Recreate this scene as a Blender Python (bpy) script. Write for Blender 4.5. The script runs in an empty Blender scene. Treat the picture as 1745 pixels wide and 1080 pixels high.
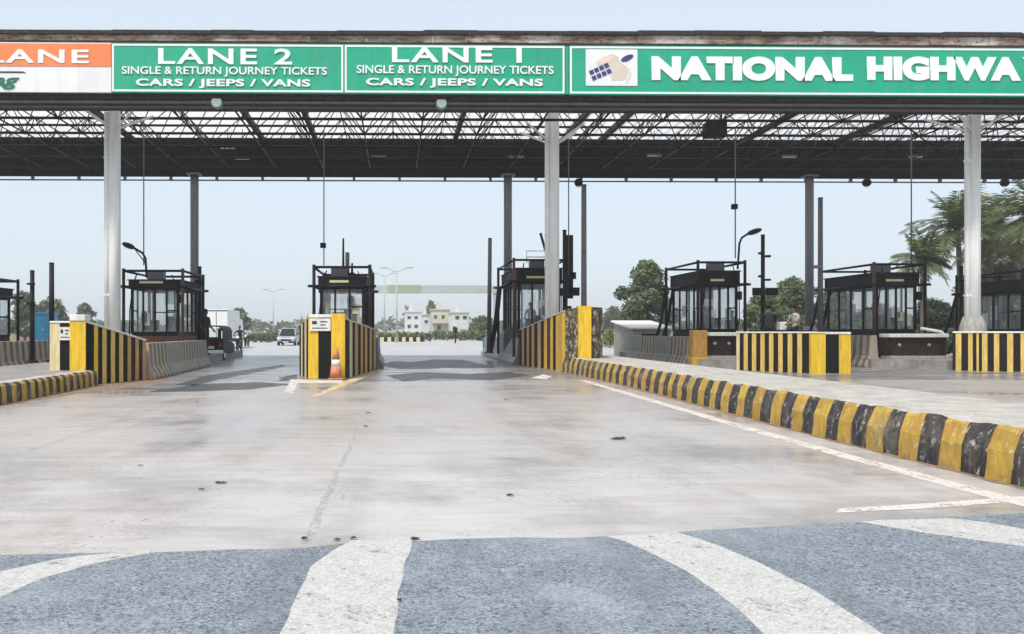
import bpy, bmesh, math, random
from mathutils import Vector, Matrix, noise as mnoise
R = math.radians
scene = bpy.context.scene
col = scene.collection

# ------------------------------------------------------------------ camera
F, CX, HY, HC = 1370.0, 696.5, 565.0, 1.25
YAW = R(0.9)
SY, CYW = math.sin(YAW), math.cos(YAW)
cam_d = bpy.data.cameras.new('camera'); cam = bpy.data.objects.new('camera', cam_d); col.objects.link(cam)
cam_d.sensor_width = 36; cam_d.sensor_fit = 'HORIZONTAL'; cam_d.lens = 36 * F / 1745
cam_d.shift_x = (872.5 - CX) / 1745; cam_d.shift_y = (HY - 540) / 1745
cam_d.clip_start = 0.1; cam_d.clip_end = 6000
cam.location = (0, 0, HC); cam.rotation_euler = (R(90), 0, -YAW)
scene.camera = cam

# ------------------------------------------------------------------ light
SUN_EL, SUN_AZ = 58, 215          # azimuth clockwise from +Y: behind the camera, to the left
w = bpy.data.worlds.new('World'); scene.world = w; w.use_nodes = True
nt = w.node_tree; nt.nodes.clear()
sky = nt.nodes.new('ShaderNodeTexSky'); sky.sky_type = 'NISHITA'; sky.sun_disc = False
sky.sun_elevation = R(SUN_EL); sky.sun_rotation = R(SUN_AZ); sky.dust_density = 3.0; sky.air_density = 1.0
mx = nt.nodes.new('ShaderNodeMix'); mx.data_type = 'RGBA'; mx.inputs[0].default_value = 0.72
mx.inputs[7].default_value = (5.25, 5.85, 6.4, 1)     # the even overcast veil
bg = nt.nodes.new('ShaderNodeBackground'); bg.inputs[1].default_value = 0.12
wo = nt.nodes.new('ShaderNodeOutputWorld')
nt.links.new(sky.outputs[0], mx.inputs[6]); nt.links.new(mx.outputs[2], bg.inputs[0]); nt.links.new(bg.outputs[0], wo.inputs[0])
sd = bpy.data.lights.new('sun', 'SUN'); sd.energy = 2.7; sd.angle = R(9); sd.color = (1, .96, .9)
sun = bpy.data.objects.new('sun', sd); col.objects.link(sun)
a, e = R(SUN_AZ), R(SUN_EL)
sun.rotation_euler = Vector((math.sin(a) * math.cos(e), math.cos(a) * math.cos(e), math.sin(e))).to_track_quat('Z', 'Y').to_euler()
sun.location = (-10, -10, 60)
vs = scene.view_settings; vs.view_transform = 'Standard'; vs.look = 'None'; vs.gamma = 1; vs.exposure = 0.5
scene.cycles.max_bounces = 8; scene.cycles.transparent_max_bounces = 24
scene.cycles.volume_bounces = 0

# ------------------------------------------------------------------ photo -> place
def P(px, py, Y):
    k = (px - CX) / F
    X = Y * (k * CYW + SY) / (CYW - k * SY)
    D = X * SY + Y * CYW
    return Vector((X, Y, HC - (py - HY) / F * D))
def G(px, py, z=0.0):
    D = F * (HC - z) / (py - HY); xr = (px - CX) / F * D
    return Vector((xr * CYW + D * SY, -xr * SY + D * CYW, z))

# ------------------------------------------------------------------ mesh helper
ORG = {}
class MB:
    def __init__(s): s.v, s.f, s.m, s.sm = [], [], [], []
    def add(s, vs, fs, m=0, smooth=False):
        o = len(s.v); s.v += [tuple(p) for p in vs]
        for f in fs: s.f.append([i + o for i in f]); s.m.append(m); s.sm.append(smooth)
        return s
    def hexa(s, b, t, m=0):
        n = len(b)
        fs = [list(range(n))[::-1], [i + n for i in range(n)]] + [[i, (i + 1) % n, (i + 1) % n + n, i + n] for i in range(n)]
        return s.add(list(b) + list(t), fs, m)
    def box(s, x0, x1, y0, y1, z0, z1, m=0):
        q = [(x0, y0), (x1, y0), (x1, y1), (x0, y1)]
        return s.hexa([(x, y, z0) for x, y in q], [(x, y, z1) for x, y in q], m)
    def tube(s, pts, r, n=8, m=0, smooth=True):
        pts = [Vector(p) for p in pts]; rs = r if isinstance(r, (list, tuple)) else [r] * len(pts)
        rings = []; up = None
        for i, p in enumerate(pts):
            d = (pts[min(i + 1, len(pts) - 1)] - pts[max(i - 1, 0)]).normalized()
            if up is None or abs(up.dot(d)) > .95: up = Vector((1, 0, 0)) if abs(d.x) < .8 else Vector((0, 1, 0))
            a = d.cross(up).normalized(); b = d.cross(a).normalized(); up = -b if False else up
            rings.append([p + (a * math.cos(2 * math.pi * k / n) + b * math.sin(2 * math.pi * k / n)) * rs[i] for k in range(n)])
        o = len(s.v)
        for rg in rings: s.v += [tuple(p) for p in rg]
        for i in range(len(pts) - 1):
            for k in range(n):
                s.f.append([o + i * n + k, o + i * n + (k + 1) % n, o + (i + 1) * n + (k + 1) % n, o + (i + 1) * n + k]); s.m.append(m); s.sm.append(smooth)
        s.f.append([o + k for k in range(n)][::-1]); s.m.append(m); s.sm.append(False)
        s.f.append([o + (len(pts) - 1) * n + k for k in range(n)]); s.m.append(m); s.sm.append(False)
        return s
    def bar(s, p, q, wd, ht=None, m=0):
        p, q = Vector(p), Vector(q); d = (q - p).normalized(); ht = ht or wd
        up = Vector((0, 0, 1)) if abs(d.z) < .9 else Vector((0, 1, 0))
        a = d.cross(up).normalized() * wd / 2; b = a.cross(d).normalized() * ht / 2
        return s.hexa([p - a - b, p + a - b, p + a + b, p - a + b], [q - a - b, q + a - b, q + a + b, q - a + b], m)
    def prism(s, poly, axis, c0, c1, m=0):      # polygon extruded along x / y / z
        def pt(u, v, c): return {'x': (c, u, v), 'y': (u, c, v), 'z': (u, v, c)}[axis]
        return s.hexa([pt(u, v, c0) for u, v in poly], [pt(u, v, c1) for u, v in poly], m)
    def ball(s, c, r, m=0, seg=12, rings=8, sc=(1, 1, 1)):
        c = Vector(c); o = len(s.v)
        for i in range(rings + 1):
            th = math.pi * i / rings
            for k in range(seg):
                ph = 2 * math.pi * k / seg
                s.v.append((c.x + r * sc[0] * math.sin(th) * math.cos(ph), c.y + r * sc[1] * math.sin(th) * math.sin(ph), c.z + r * sc[2] * math.cos(th)))
        for i in range(rings):
            for k in range(seg):
                s.f.append([o + i * seg + k, o + (i + 1) * seg + k, o + (i + 1) * seg + (k + 1) % seg, o + i * seg + (k + 1) % seg]); s.m.append(m); s.sm.append(True)
        return s
    def disc(s, c, r, axis, t, m=0, n=20):       # short cylinder centred on c along axis
        c = Vector(c); d = {'x': Vector((1, 0, 0)), 'y': Vector((0, 1, 0)), 'z': Vector((0, 0, 1))}[axis]
        return s.tube([c - d * t / 2, c + d * t / 2], r, n, m)
    def build(s, name, mats, parent=None, label=None, cat=None, group=None, kind=None, bevel=0, org=None):
        me = bpy.data.meshes.new(name)
        if parent is not None: o = ORG[parent.name]
        elif org is not None: o = Vector(org)
        else:
            xs = [p[0] for p in s.v]; ys = [p[1] for p in s.v]
            o = Vector(((min(xs) + max(xs)) / 2, (min(ys) + max(ys)) / 2, min(p[2] for p in s.v)))
        me.from_pydata([(p[0] - o.x, p[1] - o.y, p[2] - o.z) for p in s.v], [], s.f)
        for mm in (mats if isinstance(mats, (list, tuple)) else [mats]): me.materials.append(mm)
        me.polygons.foreach_set('material_index', s.m); me.polygons.foreach_set('use_smooth', s.sm)
        bm = bmesh.new(); bm.from_mesh(me); bmesh.ops.recalc_face_normals(bm, faces=bm.faces); bm.to_mesh(me); bm.free()
        ob = bpy.data.objects.new(name, me); col.objects.link(ob)
        if parent is None: ob.location = o
        else: ob.parent = parent
        ORG[ob.name] = o
        if bevel:
            b = ob.modifiers.new('bevel', 'BEVEL'); b.width = bevel; b.segments = 2; b.limit_method = 'ANGLE'
        return tag(ob, label, cat, group, kind)
def tag(o, label=None, cat=None, group=None, kind=None):
    for k, v in (('label', label), ('category', cat), ('group', group), ('kind', kind)):
        if v: o[k] = v
    return o
def thing(name, label, cat, loc, group=None, kind=None):
    o = bpy.data.objects.new(name, None); col.objects.link(o); o.location = loc; o.empty_display_size = .2
    ORG[o.name] = Vector(loc)
    return tag(o, label, cat, group, kind)
def copy_tree(o, parent=None):
    c = o.copy(); col.objects.link(c); c.parent = parent
    ORG[c.name] = ORG[o.name]
    for ch in list(o.children): copy_tree(ch, c)
    return c

# ------------------------------------------------------------------ materials
class NT:
    def __init__(s, name):
        s.m = bpy.data.materials.new(name); s.m.use_nodes = True; s.t = s.m.node_tree; s.n = s.t.nodes
        s.b = s.n['Principled BSDF']; s.out = s.n['Material Output']; s.tc = s.n.new('ShaderNodeTexCoord')
    def link(s, a, b): s.t.links.new(a, b)
    def noise(s, scale=(1, 1, 1), detail=4, rough=.6, sc=1.0, coord='Object'):
        mp = s.n.new('ShaderNodeMapping'); mp.inputs['Scale'].default_value = scale
        s.link(s.tc.outputs[coord], mp.inputs[0])
        n = s.n.new('ShaderNodeTexNoise'); n.inputs['Scale'].default_value = sc; n.inputs['Detail'].default_value = detail; n.inputs['Roughness'].default_value = rough
        s.link(mp.outputs[0], n.inputs[0]); return n.outputs[0]
    def ramp(s, src, a, b, lo=0.0, hi=1.0):
        r = s.n.new('ShaderNodeMapRange'); r.inputs[1].default_value = a; r.inputs[2].default_value = b; r.inputs[3].default_value = lo; r.inputs[4].default_value = hi
        s.link(src, r.inputs[0]); return r.outputs[0]
    def mix(s, fac, a, b, mode='MIX'):
        m = s.n.new('ShaderNodeMix'); m.data_type = 'RGBA'; m.blend_type = mode
        for val, i in ((fac, 0), (a, 6), (b, 7)):
            if isinstance(val, (int, float)): m.inputs[i].default_value = val
            elif isinstance(val, tuple): m.inputs[i].default_value = val if len(val) == 4 else val + (1,)
            else: s.link(val, m.inputs[i])
        return m.outputs[2]
    def bump(s, src, strength=.3, dist=.01):
        b = s.n.new('ShaderNodeBump'); b.inputs['Strength'].default_value = strength; b.inputs['Distance'].default_value = dist
        s.link(src, b.inputs['Height']); s.link(b.outputs[0], s.b.inputs['Normal'])
    def col(s, c):
        if isinstance(c, tuple): s.b.inputs['Base Color'].default_value = c if len(c) == 4 else c + (1,)
        else: s.link(c, s.b.inputs['Base Color'])
    def rough(s, v):
        if isinstance(v, (int, float)): s.b.inputs['Roughness'].default_value = v
        else: s.link(v, s.b.inputs['Roughness'])
def plain(name, c, rough=.6, var=.25, sc=3.0, metal=0, dirt=None, dirt_amt=.5, stretch=(1, 1, 1)):
    t = NT(name); n = t.noise(stretch, 5, .65, sc)
    dark = tuple(x * (1 - var) for x in c[:3]); lite = tuple(min(1, x * (1 + var)) for x in c[:3])
    o = t.mix(t.ramp(n, .3, .7), dark, lite)
    if dirt:
        n2 = t.noise((stretch[0] * 2.3, stretch[1] * 2.3, stretch[2] * .6), 6, .7, sc * 1.7)
        o = t.mix(t.ramp(n2, .5, .72, 0, dirt_amt), o, dirt)
    t.col(o); t.rough(t.ramp(n, .2, .8, max(0, rough - .12), min(1, rough + .12))); t.b.inputs['Metallic'].default_value = metal
    t.b.inputs['Specular IOR Level'].default_value = .12 if max(c[:3]) < .08 else .4
    return t.m
M = {}
M['dark_steel'] = plain('dark_steel', (.011, .011, .012), .5, .4, 4, dirt=(.09, .05, .035), dirt_amt=.4)
M['rust_steel'] = plain('rust_steel', (.11, .045, .03), .7, .5, 6, dirt=(.03, .02, .02), dirt_amt=.8)
M['maroon'] = plain('maroon_paint', (.03, .017, .015), .6, .5, 5, dirt=(.13, .1, .08), dirt_amt=.4)
M['white_paint'] = plain('white_paint', (.72, .7, .66), .55, .15, 3, dirt=(.3, .26, .2), dirt_amt=.5, stretch=(3, 3, .5))
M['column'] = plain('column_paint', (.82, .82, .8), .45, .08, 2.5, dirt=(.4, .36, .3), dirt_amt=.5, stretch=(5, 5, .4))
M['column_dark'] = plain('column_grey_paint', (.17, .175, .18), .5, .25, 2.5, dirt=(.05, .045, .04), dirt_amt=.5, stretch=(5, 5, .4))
M['yellow'] = plain('yellow_paint', (.72, .46, .02), .6, .24, 3, dirt=(.34, .24, .09), dirt_amt=.7, stretch=(4, 4, .6))
M['dusty_yellow'] = plain('dull_yellow_paint', (.66, .46, .12), .7, .25, 4, dirt=(.28, .16, .09), dirt_amt=.7, stretch=(4, 4, .5))  # duller, browner yellow for the wing stripes
M['tan'] = plain('tan_paint', (.5, .31, .12), .75, .3, 4, dirt=(.2, .1, .06), dirt_amt=.7, stretch=(4, 4, .5))  # tan, browner still, for stripes farther back on the wings
M['ochre'] = plain('ochre_paint', (.58, .35, .05), .7, .3, 5, dirt=(.13, .07, .03), dirt_amt=.8, stretch=(4, 4, .6))
M['orange_paint'] = plain('orange_paint', (.52, .27, .06), .7, .35, 5, dirt=(.2, .13, .08), dirt_amt=.9, stretch=(4, 4, .6))
M['pale_yellow'] = plain('pale_yellow_paint', (.66, .56, .32), .6, .2, 4, dirt=(.35, .28, .16), dirt_amt=.6, stretch=(4, 4, .6))
M['black'] = plain('black_paint', (.009, .008, .009), .55, .4, 3, dirt=(.045, .035, .03), dirt_amt=.4, stretch=(4, 4, .6))
M['brown_black'] = plain('brown_black_paint', (.016, .011, .009), .65, .4, 4, dirt=(.055, .035, .025), dirt_amt=.5, stretch=(4, 4, .6))
M['jersey'] = plain('jersey_concrete', (.3, .29, .26), .85, .3, 3, dirt=(.1, .085, .07), dirt_amt=.75, stretch=(3, 3, .7))
M['glass_dark'] = plain('dark_glass', (.02, .025, .03), .15, .2, 2)
M['rubber'] = plain('rubber', (.015, .015, .015), .8, .3, 8)
M['skin'] = plain('skin', (.19, .1, .06), .55, .12, 9)
M['hair'] = plain('hair', (.008, .007, .006), .6, .3, 30)
M['lamp_white'] = plain('lamp_glass', (.72, .78, .74), .3, .06, 5)
M['lamp_green'] = plain('lamp_rim', (.12, .3, .22), .4, .1, 5)
M['silver'] = plain('silver_paint', (.5, .52, .54), .3, .06, 4, metal=.4)
M['truck_white'] = plain('truck_white', (.74, .75, .75), .5, .08, 2, dirt=(.5, .48, .44), dirt_amt=.4)
M['truck_blue'] = plain('truck_blue', (.06, .36, .6), .5, .15, 3, dirt=(.15, .4, .55), dirt_amt=.5)
M['cone_orange'] = plain('cone_orange', (.5, .2, .1), .6, .25, 8, dirt=(.35, .2, .15), dirt_amt=.6)
M['headlight'] = plain('headlight_glass', (.8, .82, .82), .12, .05, 4)
M['taillight'] = plain('taillight_glass', (.35, .02, .02), .2, .1, 4)
M['trunk'] = plain('bark', (.09, .065, .045), .9, .35, 6, stretch=(4, 4, 1))
M['palm_trunk'] = plain('palm_bark', (.13, .11, .085), .9, .3, 5, stretch=(1, 1, 6))
M['litter'] = plain('litter', (.05, .04, .035), .8, .4, 20)
M['house_white'] = plain('house_white', (.6, .61, .61), .8, .1, .6, dirt=(.4, .37, .33), dirt_amt=.5)  # pale: some of the distance haze is put into the wall colour
M['house_cream'] = plain('house_cream', (.55, .52, .42), .8, .1, .6, dirt=(.35, .31, .25), dirt_amt=.5)
M['house_red'] = plain('house_terracotta', (.4, .22, .15), .8, .15, .6)
M['window_dark'] = plain('window_dark', (.05, .055, .06), .3, .2, 2)
M['gantry'] = plain('gantry_haze_tone', (.4, .43, .41), .6, .15, 2)  # distance haze is put into this pale grey
M['gantry_sign'] = plain('gantry_sign', (.29, .36, .25), .6, .1, 2)
M['pole_grey'] = plain('pole_grey', (.12, .12, .125), .5, .25, 3, dirt=(.06, .05, .045), dirt_amt=.4)
def foliage(name, a, b):
    t = NT(name); n = t.noise((1, 1, 1), 3, .6, .9); n2 = t.noise((1, 1, 1), 2, .5, 6)
    c = t.mix(t.ramp(n, .35, .65), a, b); c = t.mix(t.ramp(n2, .3, .7, 0, .5), c, tuple(x * .55 for x in a))
    t.col(c); t.rough(.6)
    tr = t.n.new('ShaderNodeBsdfTranslucent'); t.link(c, tr.inputs[0])
    ms = t.n.new('ShaderNodeMixShader'); ms.inputs[0].default_value = .3
    t.link(t.b.outputs[0], ms.inputs[1]); t.link(tr.outputs[0], ms.inputs[2]); t.link(ms.outputs[0], t.out.inputs[0])
    return t.m
M['leaf'] = foliage('leaf_green', (.11, .15, .075), (.21, .25, .13))
M['leaf_light'] = foliage('leaf_light', (.13, .17, .06), (.26, .3, .12))
M['leaf_dark'] = foliage('leaf_dark', (.065, .1, .05), (.13, .165, .085))
M['frond'] = foliage('frond_green', (.075, .11, .04), (.22, .245, .1))
M['frond_dry'] = foliage('frond_dry', (.16, .12, .06), (.3, .23, .11))
M['hedge_yellow'] = foliage('hedge_yellow', (.2, .21, .05), (.42, .38, .1))
def glass_mat():
    t = NT('booth_glass'); tr = t.n.new('ShaderNodeBsdfTransparent'); tr.inputs[0].default_value = (.95, .97, .97, 1)
    n = t.noise((3, 3, .8), 5, .7, 1.2)
    t.col((.8, .82, .82)); t.rough(.08)
    ms = t.n.new('ShaderNodeMixShader'); t.link(t.ramp(n, .35, .8, .04, .3), ms.inputs[0])
    t.link(tr.outputs[0], ms.inputs[1]); t.link(t.b.outputs[0], ms.inputs[2]); t.link(ms.outputs[0], t.out.inputs[0]); return t.m
M['glass'] = glass_mat()
def roof_mat():
    t = NT('roof_sheeting'); n = t.noise((1.2, .4, 1), 4, .6, 1.0)
    c = t.mix(t.ramp(n, .3, .7), (.74, .74, .74), (.9, .9, .9)); t.col(c); t.rough(.6)
    tr = t.n.new('ShaderNodeBsdfTranslucent'); t.link(c, tr.inputs[0])
    ms = t.n.new('ShaderNodeMixShader'); ms.inputs[0].default_value = .6
    t.link(t.b.outputs[0], ms.inputs[1]); t.link(tr.outputs[0], ms.inputs[2]); t.link(ms.outputs[0], t.out.inputs[0]); return t.m
M['roof'] = roof_mat()
M['band'] = plain('dark_fascia_sheet', (.012, .012, .014), .6, .3, 1.2, stretch=(.3, 1, 1), dirt=(.025, .025, .027), dirt_amt=.5)
M['shade_panel'] = plain('shade_panel_sheet', (.05, .042, .04), .8, .6, 3, stretch=(1.5, 1, 1), dirt=(.17, .12, .1), dirt_amt=.5)  # dark colour carries the shade around the front girder
def rusty_edge():
    t = NT('rusty_roof_edge'); n = t.noise((1.4, 1, 6), 6, .75, 1.3); n2 = t.noise((.45, 1, 1), 3, .6, 1.0); n3 = t.noise((4, 1, 9), 4, .7, 1.6)
    c = t.mix(t.ramp(n, .4, .6), (.12, .065, .05), (.36, .25, .2)); c = t.mix(t.ramp(n2, .5, .62, 0, .85), c, (.62, .55, .5))
    c = t.mix(t.ramp(n3, .56, .66), c, (.05, .035, .03)); t.col(c); t.rough(.8); return t.m
M['rusty_edge'] = rusty_edge()
M['gutter'] = plain('gutter_dark', (.035, .03, .03), .8, .6, 5, dirt=(.15, .12, .1), dirt_amt=.6, stretch=(1.5, 1, 3))
def sign_mat(name, c, c2):
    t = NT(name); n = t.noise((.5, 1, 1.2), 5, .65, 1.2); n2 = t.noise((3, 1, .5), 5, .7, 1.5)
    o = t.mix(t.ramp(n, .3, .7), c, c2)
    sx = t.n.new('ShaderNodeSeparateXYZ'); t.link(t.tc.outputs['Object'], sx.inputs[0]); dv = t.n.new('ShaderNodeMath'); dv.operation = 'DIVIDE'; dv.inputs[1].default_value = 1.22; t.link(sx.outputs[0], dv.inputs[0])
    fl = t.n.new('ShaderNodeMath'); fl.operation = 'FLOOR'; t.link(dv.outputs[0], fl.inputs[0]); fr = t.n.new('ShaderNodeMath'); fr.operation = 'FRACT'; t.link(dv.outputs[0], fr.inputs[0])
    wn = t.n.new('ShaderNodeTexWhiteNoise'); wn.noise_dimensions = '1D'; t.link(fl.outputs[0], wn.inputs['W']); o = t.mix(t.ramp(wn.outputs[0], 0, 1, 0, .22), o, tuple(.72 * x + .03 for x in c[:3]))
    o = t.mix(t.ramp(fr.outputs[0], .0, .016, .5, 0), o, tuple(.4 * x for x in c[:3]))
    w3 = t.noise((.8, 1, .4), 3, .5, 1.0); t.bump(w3, .25, .05)
    o = t.mix(t.ramp(n2, .5, .78, 0, .4), o, tuple(.5 * x + .13 for x in c)); t.col(o); t.rough(.45); return t.m
M['sign_green'] = sign_mat('sign_green', (.002, .32, .18), (.003, .4, .245))
M['sign_orange'] = sign_mat('sign_orange', (.85, .2, .05), (.8, .26, .09))
M['sign_white'] = sign_mat('sign_white', (.82, .82, .82), (.74, .75, .76))
M['letter'] = plain('letter_white', (.8, .82, .81), .5, .08, 1.5, dirt=(.6, .66, .62), dirt_amt=.5, stretch=(3, 1, .5))
M['letter_green'] = plain('letter_green', (.01, .16, .1), .5, .1, 4)
M['letter_dark'] = plain('letter_dark', (.03, .035, .04), .5, .1, 4)
M['logo_blue'] = plain('logo_blue', (.045, .045, .16), .5, .15, 6)
M['logo_beige'] = plain('logo_beige', (.62, .55, .46), .6, .08, 3)
M['logo_pink'] = plain('logo_pink', (.72, .58, .54), .6, .08, 3)
def concrete_road():
    t = NT('concrete_road')
    big = t.noise((.25, .12, 1), 4, .6, 1.0); streak = t.noise((.8, 5.0, 1), 5, .7, 1.0); fine = t.noise((2.2, 24, 1), 4, .65, 1.0)
    gr = t.noise((1, 1, 1), 3, .7, 55); blot = t.noise((1, .6, 1), 6, .7, 1.1)
    c = t.mix(t.ramp(big, .36, .64), (.36, .315, .285), (.46, .44, .425))
    c = t.mix(t.ramp(streak, .35, .72, 0, .6), c, (.56, .55, .545))
    c = t.mix(t.ramp(streak, .28, .46, .35, 0), c, (.28, .25, .235))
    c = t.mix(t.ramp(fine, .52, .75, 0, .4), c, (.3, .28, .27))
    c = t.mix(t.ramp(blot, .52, .72, 0, .7), c, (.25, .22, .2))
    c = t.mix(t.ramp(gr, .55, .75, 0, .35), c, (.22, .2, .19)); gb = t.noise((.5, .8, 1), 4, .6, .8); gs = t.noise((1, 1, 1), 2, .8, 26); mm = t.n.new('ShaderNodeMath'); mm.operation = 'MULTIPLY'; t.link(t.ramp(gb, .5, .62), mm.inputs[0]); t.link(t.ramp(gs, .56, .66), mm.inputs[1]); c = t.mix(mm.outputs[0], c, (.17, .155, .145))
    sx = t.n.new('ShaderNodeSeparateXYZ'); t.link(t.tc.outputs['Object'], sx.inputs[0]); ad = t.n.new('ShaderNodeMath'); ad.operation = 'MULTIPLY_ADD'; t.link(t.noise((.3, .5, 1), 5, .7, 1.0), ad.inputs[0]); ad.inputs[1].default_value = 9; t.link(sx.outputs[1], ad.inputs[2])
    c = t.mix(t.ramp(ad.outputs[0], 5.5, 17, 0, .72), c, (.29, .25, .225))     # darker and browner towards the lanes (object origin: sheet centre)
    ty = t.noise((1.1, .06, 1), 4, .6, 1.0); c = t.mix(t.ramp(ty, .54, .68, 0, .35), c, (.24, .22, .21))
    wet = t.noise((.35, .5, 1), 5, .65, 1.0); c = t.mix(t.ramp(wet, .5, .66, 0, .55), c, (.21, .18, .16)); t.col(c); t.rough(t.ramp(wet, .42, .62, .46, .2)); t.bump(fine, .1, .005); return t.m
M['concrete'] = concrete_road()
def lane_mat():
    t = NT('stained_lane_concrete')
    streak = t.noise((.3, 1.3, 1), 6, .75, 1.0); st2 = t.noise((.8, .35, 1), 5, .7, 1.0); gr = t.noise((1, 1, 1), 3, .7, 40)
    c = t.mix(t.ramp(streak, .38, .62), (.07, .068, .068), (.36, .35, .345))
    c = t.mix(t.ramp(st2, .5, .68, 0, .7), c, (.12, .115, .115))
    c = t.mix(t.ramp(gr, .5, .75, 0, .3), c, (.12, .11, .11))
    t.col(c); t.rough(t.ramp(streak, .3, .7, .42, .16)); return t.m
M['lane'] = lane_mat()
def chips(t, scale):
    mp = t.n.new('ShaderNodeMapping'); t.link(t.tc.outputs['Object'], mp.inputs[0]); w_ = t.n.new('ShaderNodeTexVoronoi'); w_.inputs['Scale'].default_value = scale
    t.link(mp.outputs[0], w_.inputs[0]); sp = t.n.new('ShaderNodeSeparateColor'); t.link(w_.outputs['Color'], sp.inputs[0]); return sp.outputs[0], w_.outputs['Distance']
def asphalt_mat():
    t = NT('asphalt_chippings'); c1, d1 = chips(t, 105); c2, d2 = chips(t, 62); big = t.noise((1, 1, 1), 5, .65, .9); mid = t.noise((1, 1, 1), 5, .75, 4); tr = t.noise((1.3, .22, 1), 4, .6, 1.0)
    c = t.mix(t.ramp(c1, .05, .95), (.09, .108, .128), (.29, .325, .365)); c = t.mix(t.ramp(c2, .9, .93, 0, .7), c, (.035, .045, .058)); c = t.mix(t.ramp(c2, .0, .07, .5, 0), c, (.45, .48, .52))
    c = t.mix(t.ramp(mid, .3, .62, .45, 0), c, (.085, .1, .12)); c = t.mix(t.ramp(big, .5, .68, 0, .55), c, (.33, .34, .37)); c = t.mix(t.ramp(tr, .5, .68, 0, .45), c, (.11, .12, .14))
    t.col(c); t.rough(.78); t.bump(c1, .12, .003); return t.m
M['asphalt'] = asphalt_mat()
def marking_mat(name, a, b, wear):
    t = NT(name); c1, d1 = chips(t, 95); n = t.noise((1, 1, 1), 6, .8, 3.2); n2 = t.noise((1, 1, 1), 4, .8, 22)
    c = t.mix(t.ramp(c1, .1, .9), a, b); c = t.mix(t.ramp(n, .5, .7, 0, .5), c, tuple(x * .62 for x in a)); t.col(c); t.rough(.75)
    mul = t.n.new('ShaderNodeMath'); mul.operation = 'ADD'; t.link(t.ramp(n, .3, .7, 0, 1), mul.inputs[0]); t.link(t.ramp(n2, .3, .7, 0, 1), mul.inputs[1])
    tp = t.n.new('ShaderNodeBsdfTransparent'); ms = t.n.new('ShaderNodeMixShader'); t.link(t.ramp(mul.outputs[0], 1.55 - wear, 1.8 - wear, 0, 1), ms.inputs[0])
    t.link(t.b.outputs[0], ms.inputs[1]); t.link(tp.outputs[0], ms.inputs[2]); t.link(ms.outputs[0], t.out.inputs[0]); return t.m
M['marking'] = marking_mat('worn_white_marking', (.36, .355, .335), (.52, .51, .485), .26)
M['edge_line'] = marking_mat('pale_edge_line', (.5, .43, .39), (.66, .6, .55), .4)
M['yellow_line'] = marking_mat('yellow_line', (.5, .36, .14), (.68, .55, .3), .5)
M['joint'] = marking_mat('joint_sealant', (.3, .285, .28), (.5, .48, .47), .62)
def kerb_mat(name, c, chip, spots):
    t = NT(name); n = t.noise((1, 1, 1), 6, .75, 4); n2 = t.noise((1.5, 1.5, 1), 5, .75, 9); n3 = t.noise((3, 3, .5), 4, .7, 3)
    n4 = t.noise((1, 1, 1), 5, .8, 1.3); o = t.mix(t.ramp(n, .35, .68), c, tuple(x * .55 for x in c)); o = t.mix(t.ramp(n3, .46, .66, 0, .85), o, chip); o = t.mix(t.ramp(n2, .57, .66, 0, .85), o, spots); o = t.mix(t.ramp(n4, .54, .66, 0, .6), o, (.2, .17, .13))
    t.col(o); t.rough(.75); t.bump(n2, .5, .02); return t.m
M['kerb_yellow'] = kerb_mat('kerb_yellow', (.54, .35, .05), (.36, .17, .04), (.55, .52, .44))
M['kerb_black'] = kerb_mat('kerb_black', (.024, .024, .027), (.09, .075, .06), (.45, .43, .4))
M['island_floor'] = plain('island_floor', (.24, .225, .21), .8, .3, 1.5, dirt=(.12, .1, .085), dirt_amt=.7)
M['median_top'] = kerb_mat('median_top', (.5, .47, .43), (.4, .35, .3), (.6, .58, .54))
M['dirt'] = plain('kerb_dirt', (.2, .13, .09), .95, .5, 5, dirt=(.36, .3, .26), dirt_amt=.7)
M['ground'] = plain('ground_scrub', (.13, .14, .06), .95, .4, .05, dirt=(.28, .22, .15), dirt_amt=.7)
M['far_road'] = plain('far_road', (.4, .39, .39), .6, .12, .3, stretch=(1, .15, 1), dirt=(.3, .29, .29), dirt_amt=.5)
def peeling():
    t = NT('peeling_paint'); n = t.noise((5, 5, 2.4), 7, .8, 2.6)
    c = t.mix(t.ramp(n, .5, .64), (.022, .02, .02), (.55, .46, .26)); c = t.mix(t.ramp(t.noise((6, 6, 3), 6, .8, 2), .62, .68), c, (.6, .57, .52)); t.col(c); t.rough(.75); return t.m
M['peeling'] = peeling()
def faded_bands():
    t = NT('faded_band_concrete'); mp = t.n.new('ShaderNodeMapping'); t.link(t.tc.outputs['Object'], mp.inputs[0])
    wv = t.n.new('ShaderNodeTexWave'); wv.bands_direction = 'Y'; wv.inputs['Scale'].default_value = .75; wv.inputs['Distortion'].default_value = 1.2; wv.inputs['Detail'].default_value = 3
    t.link(mp.outputs[0], wv.inputs[0]); n = t.noise((3, 3, .7), 6, .7, 2.2)
    c = t.mix(t.ramp(wv.outputs[1], .35, .6), (.13, .1, .085), (.42, .34, .24)); c = t.mix(t.ramp(n, .45, .65, 0, .7), c, (.33, .31, .28)); t.col(c); t.rough(.85); return t.m
M['faded_bands'] = faded_bands()

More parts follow.
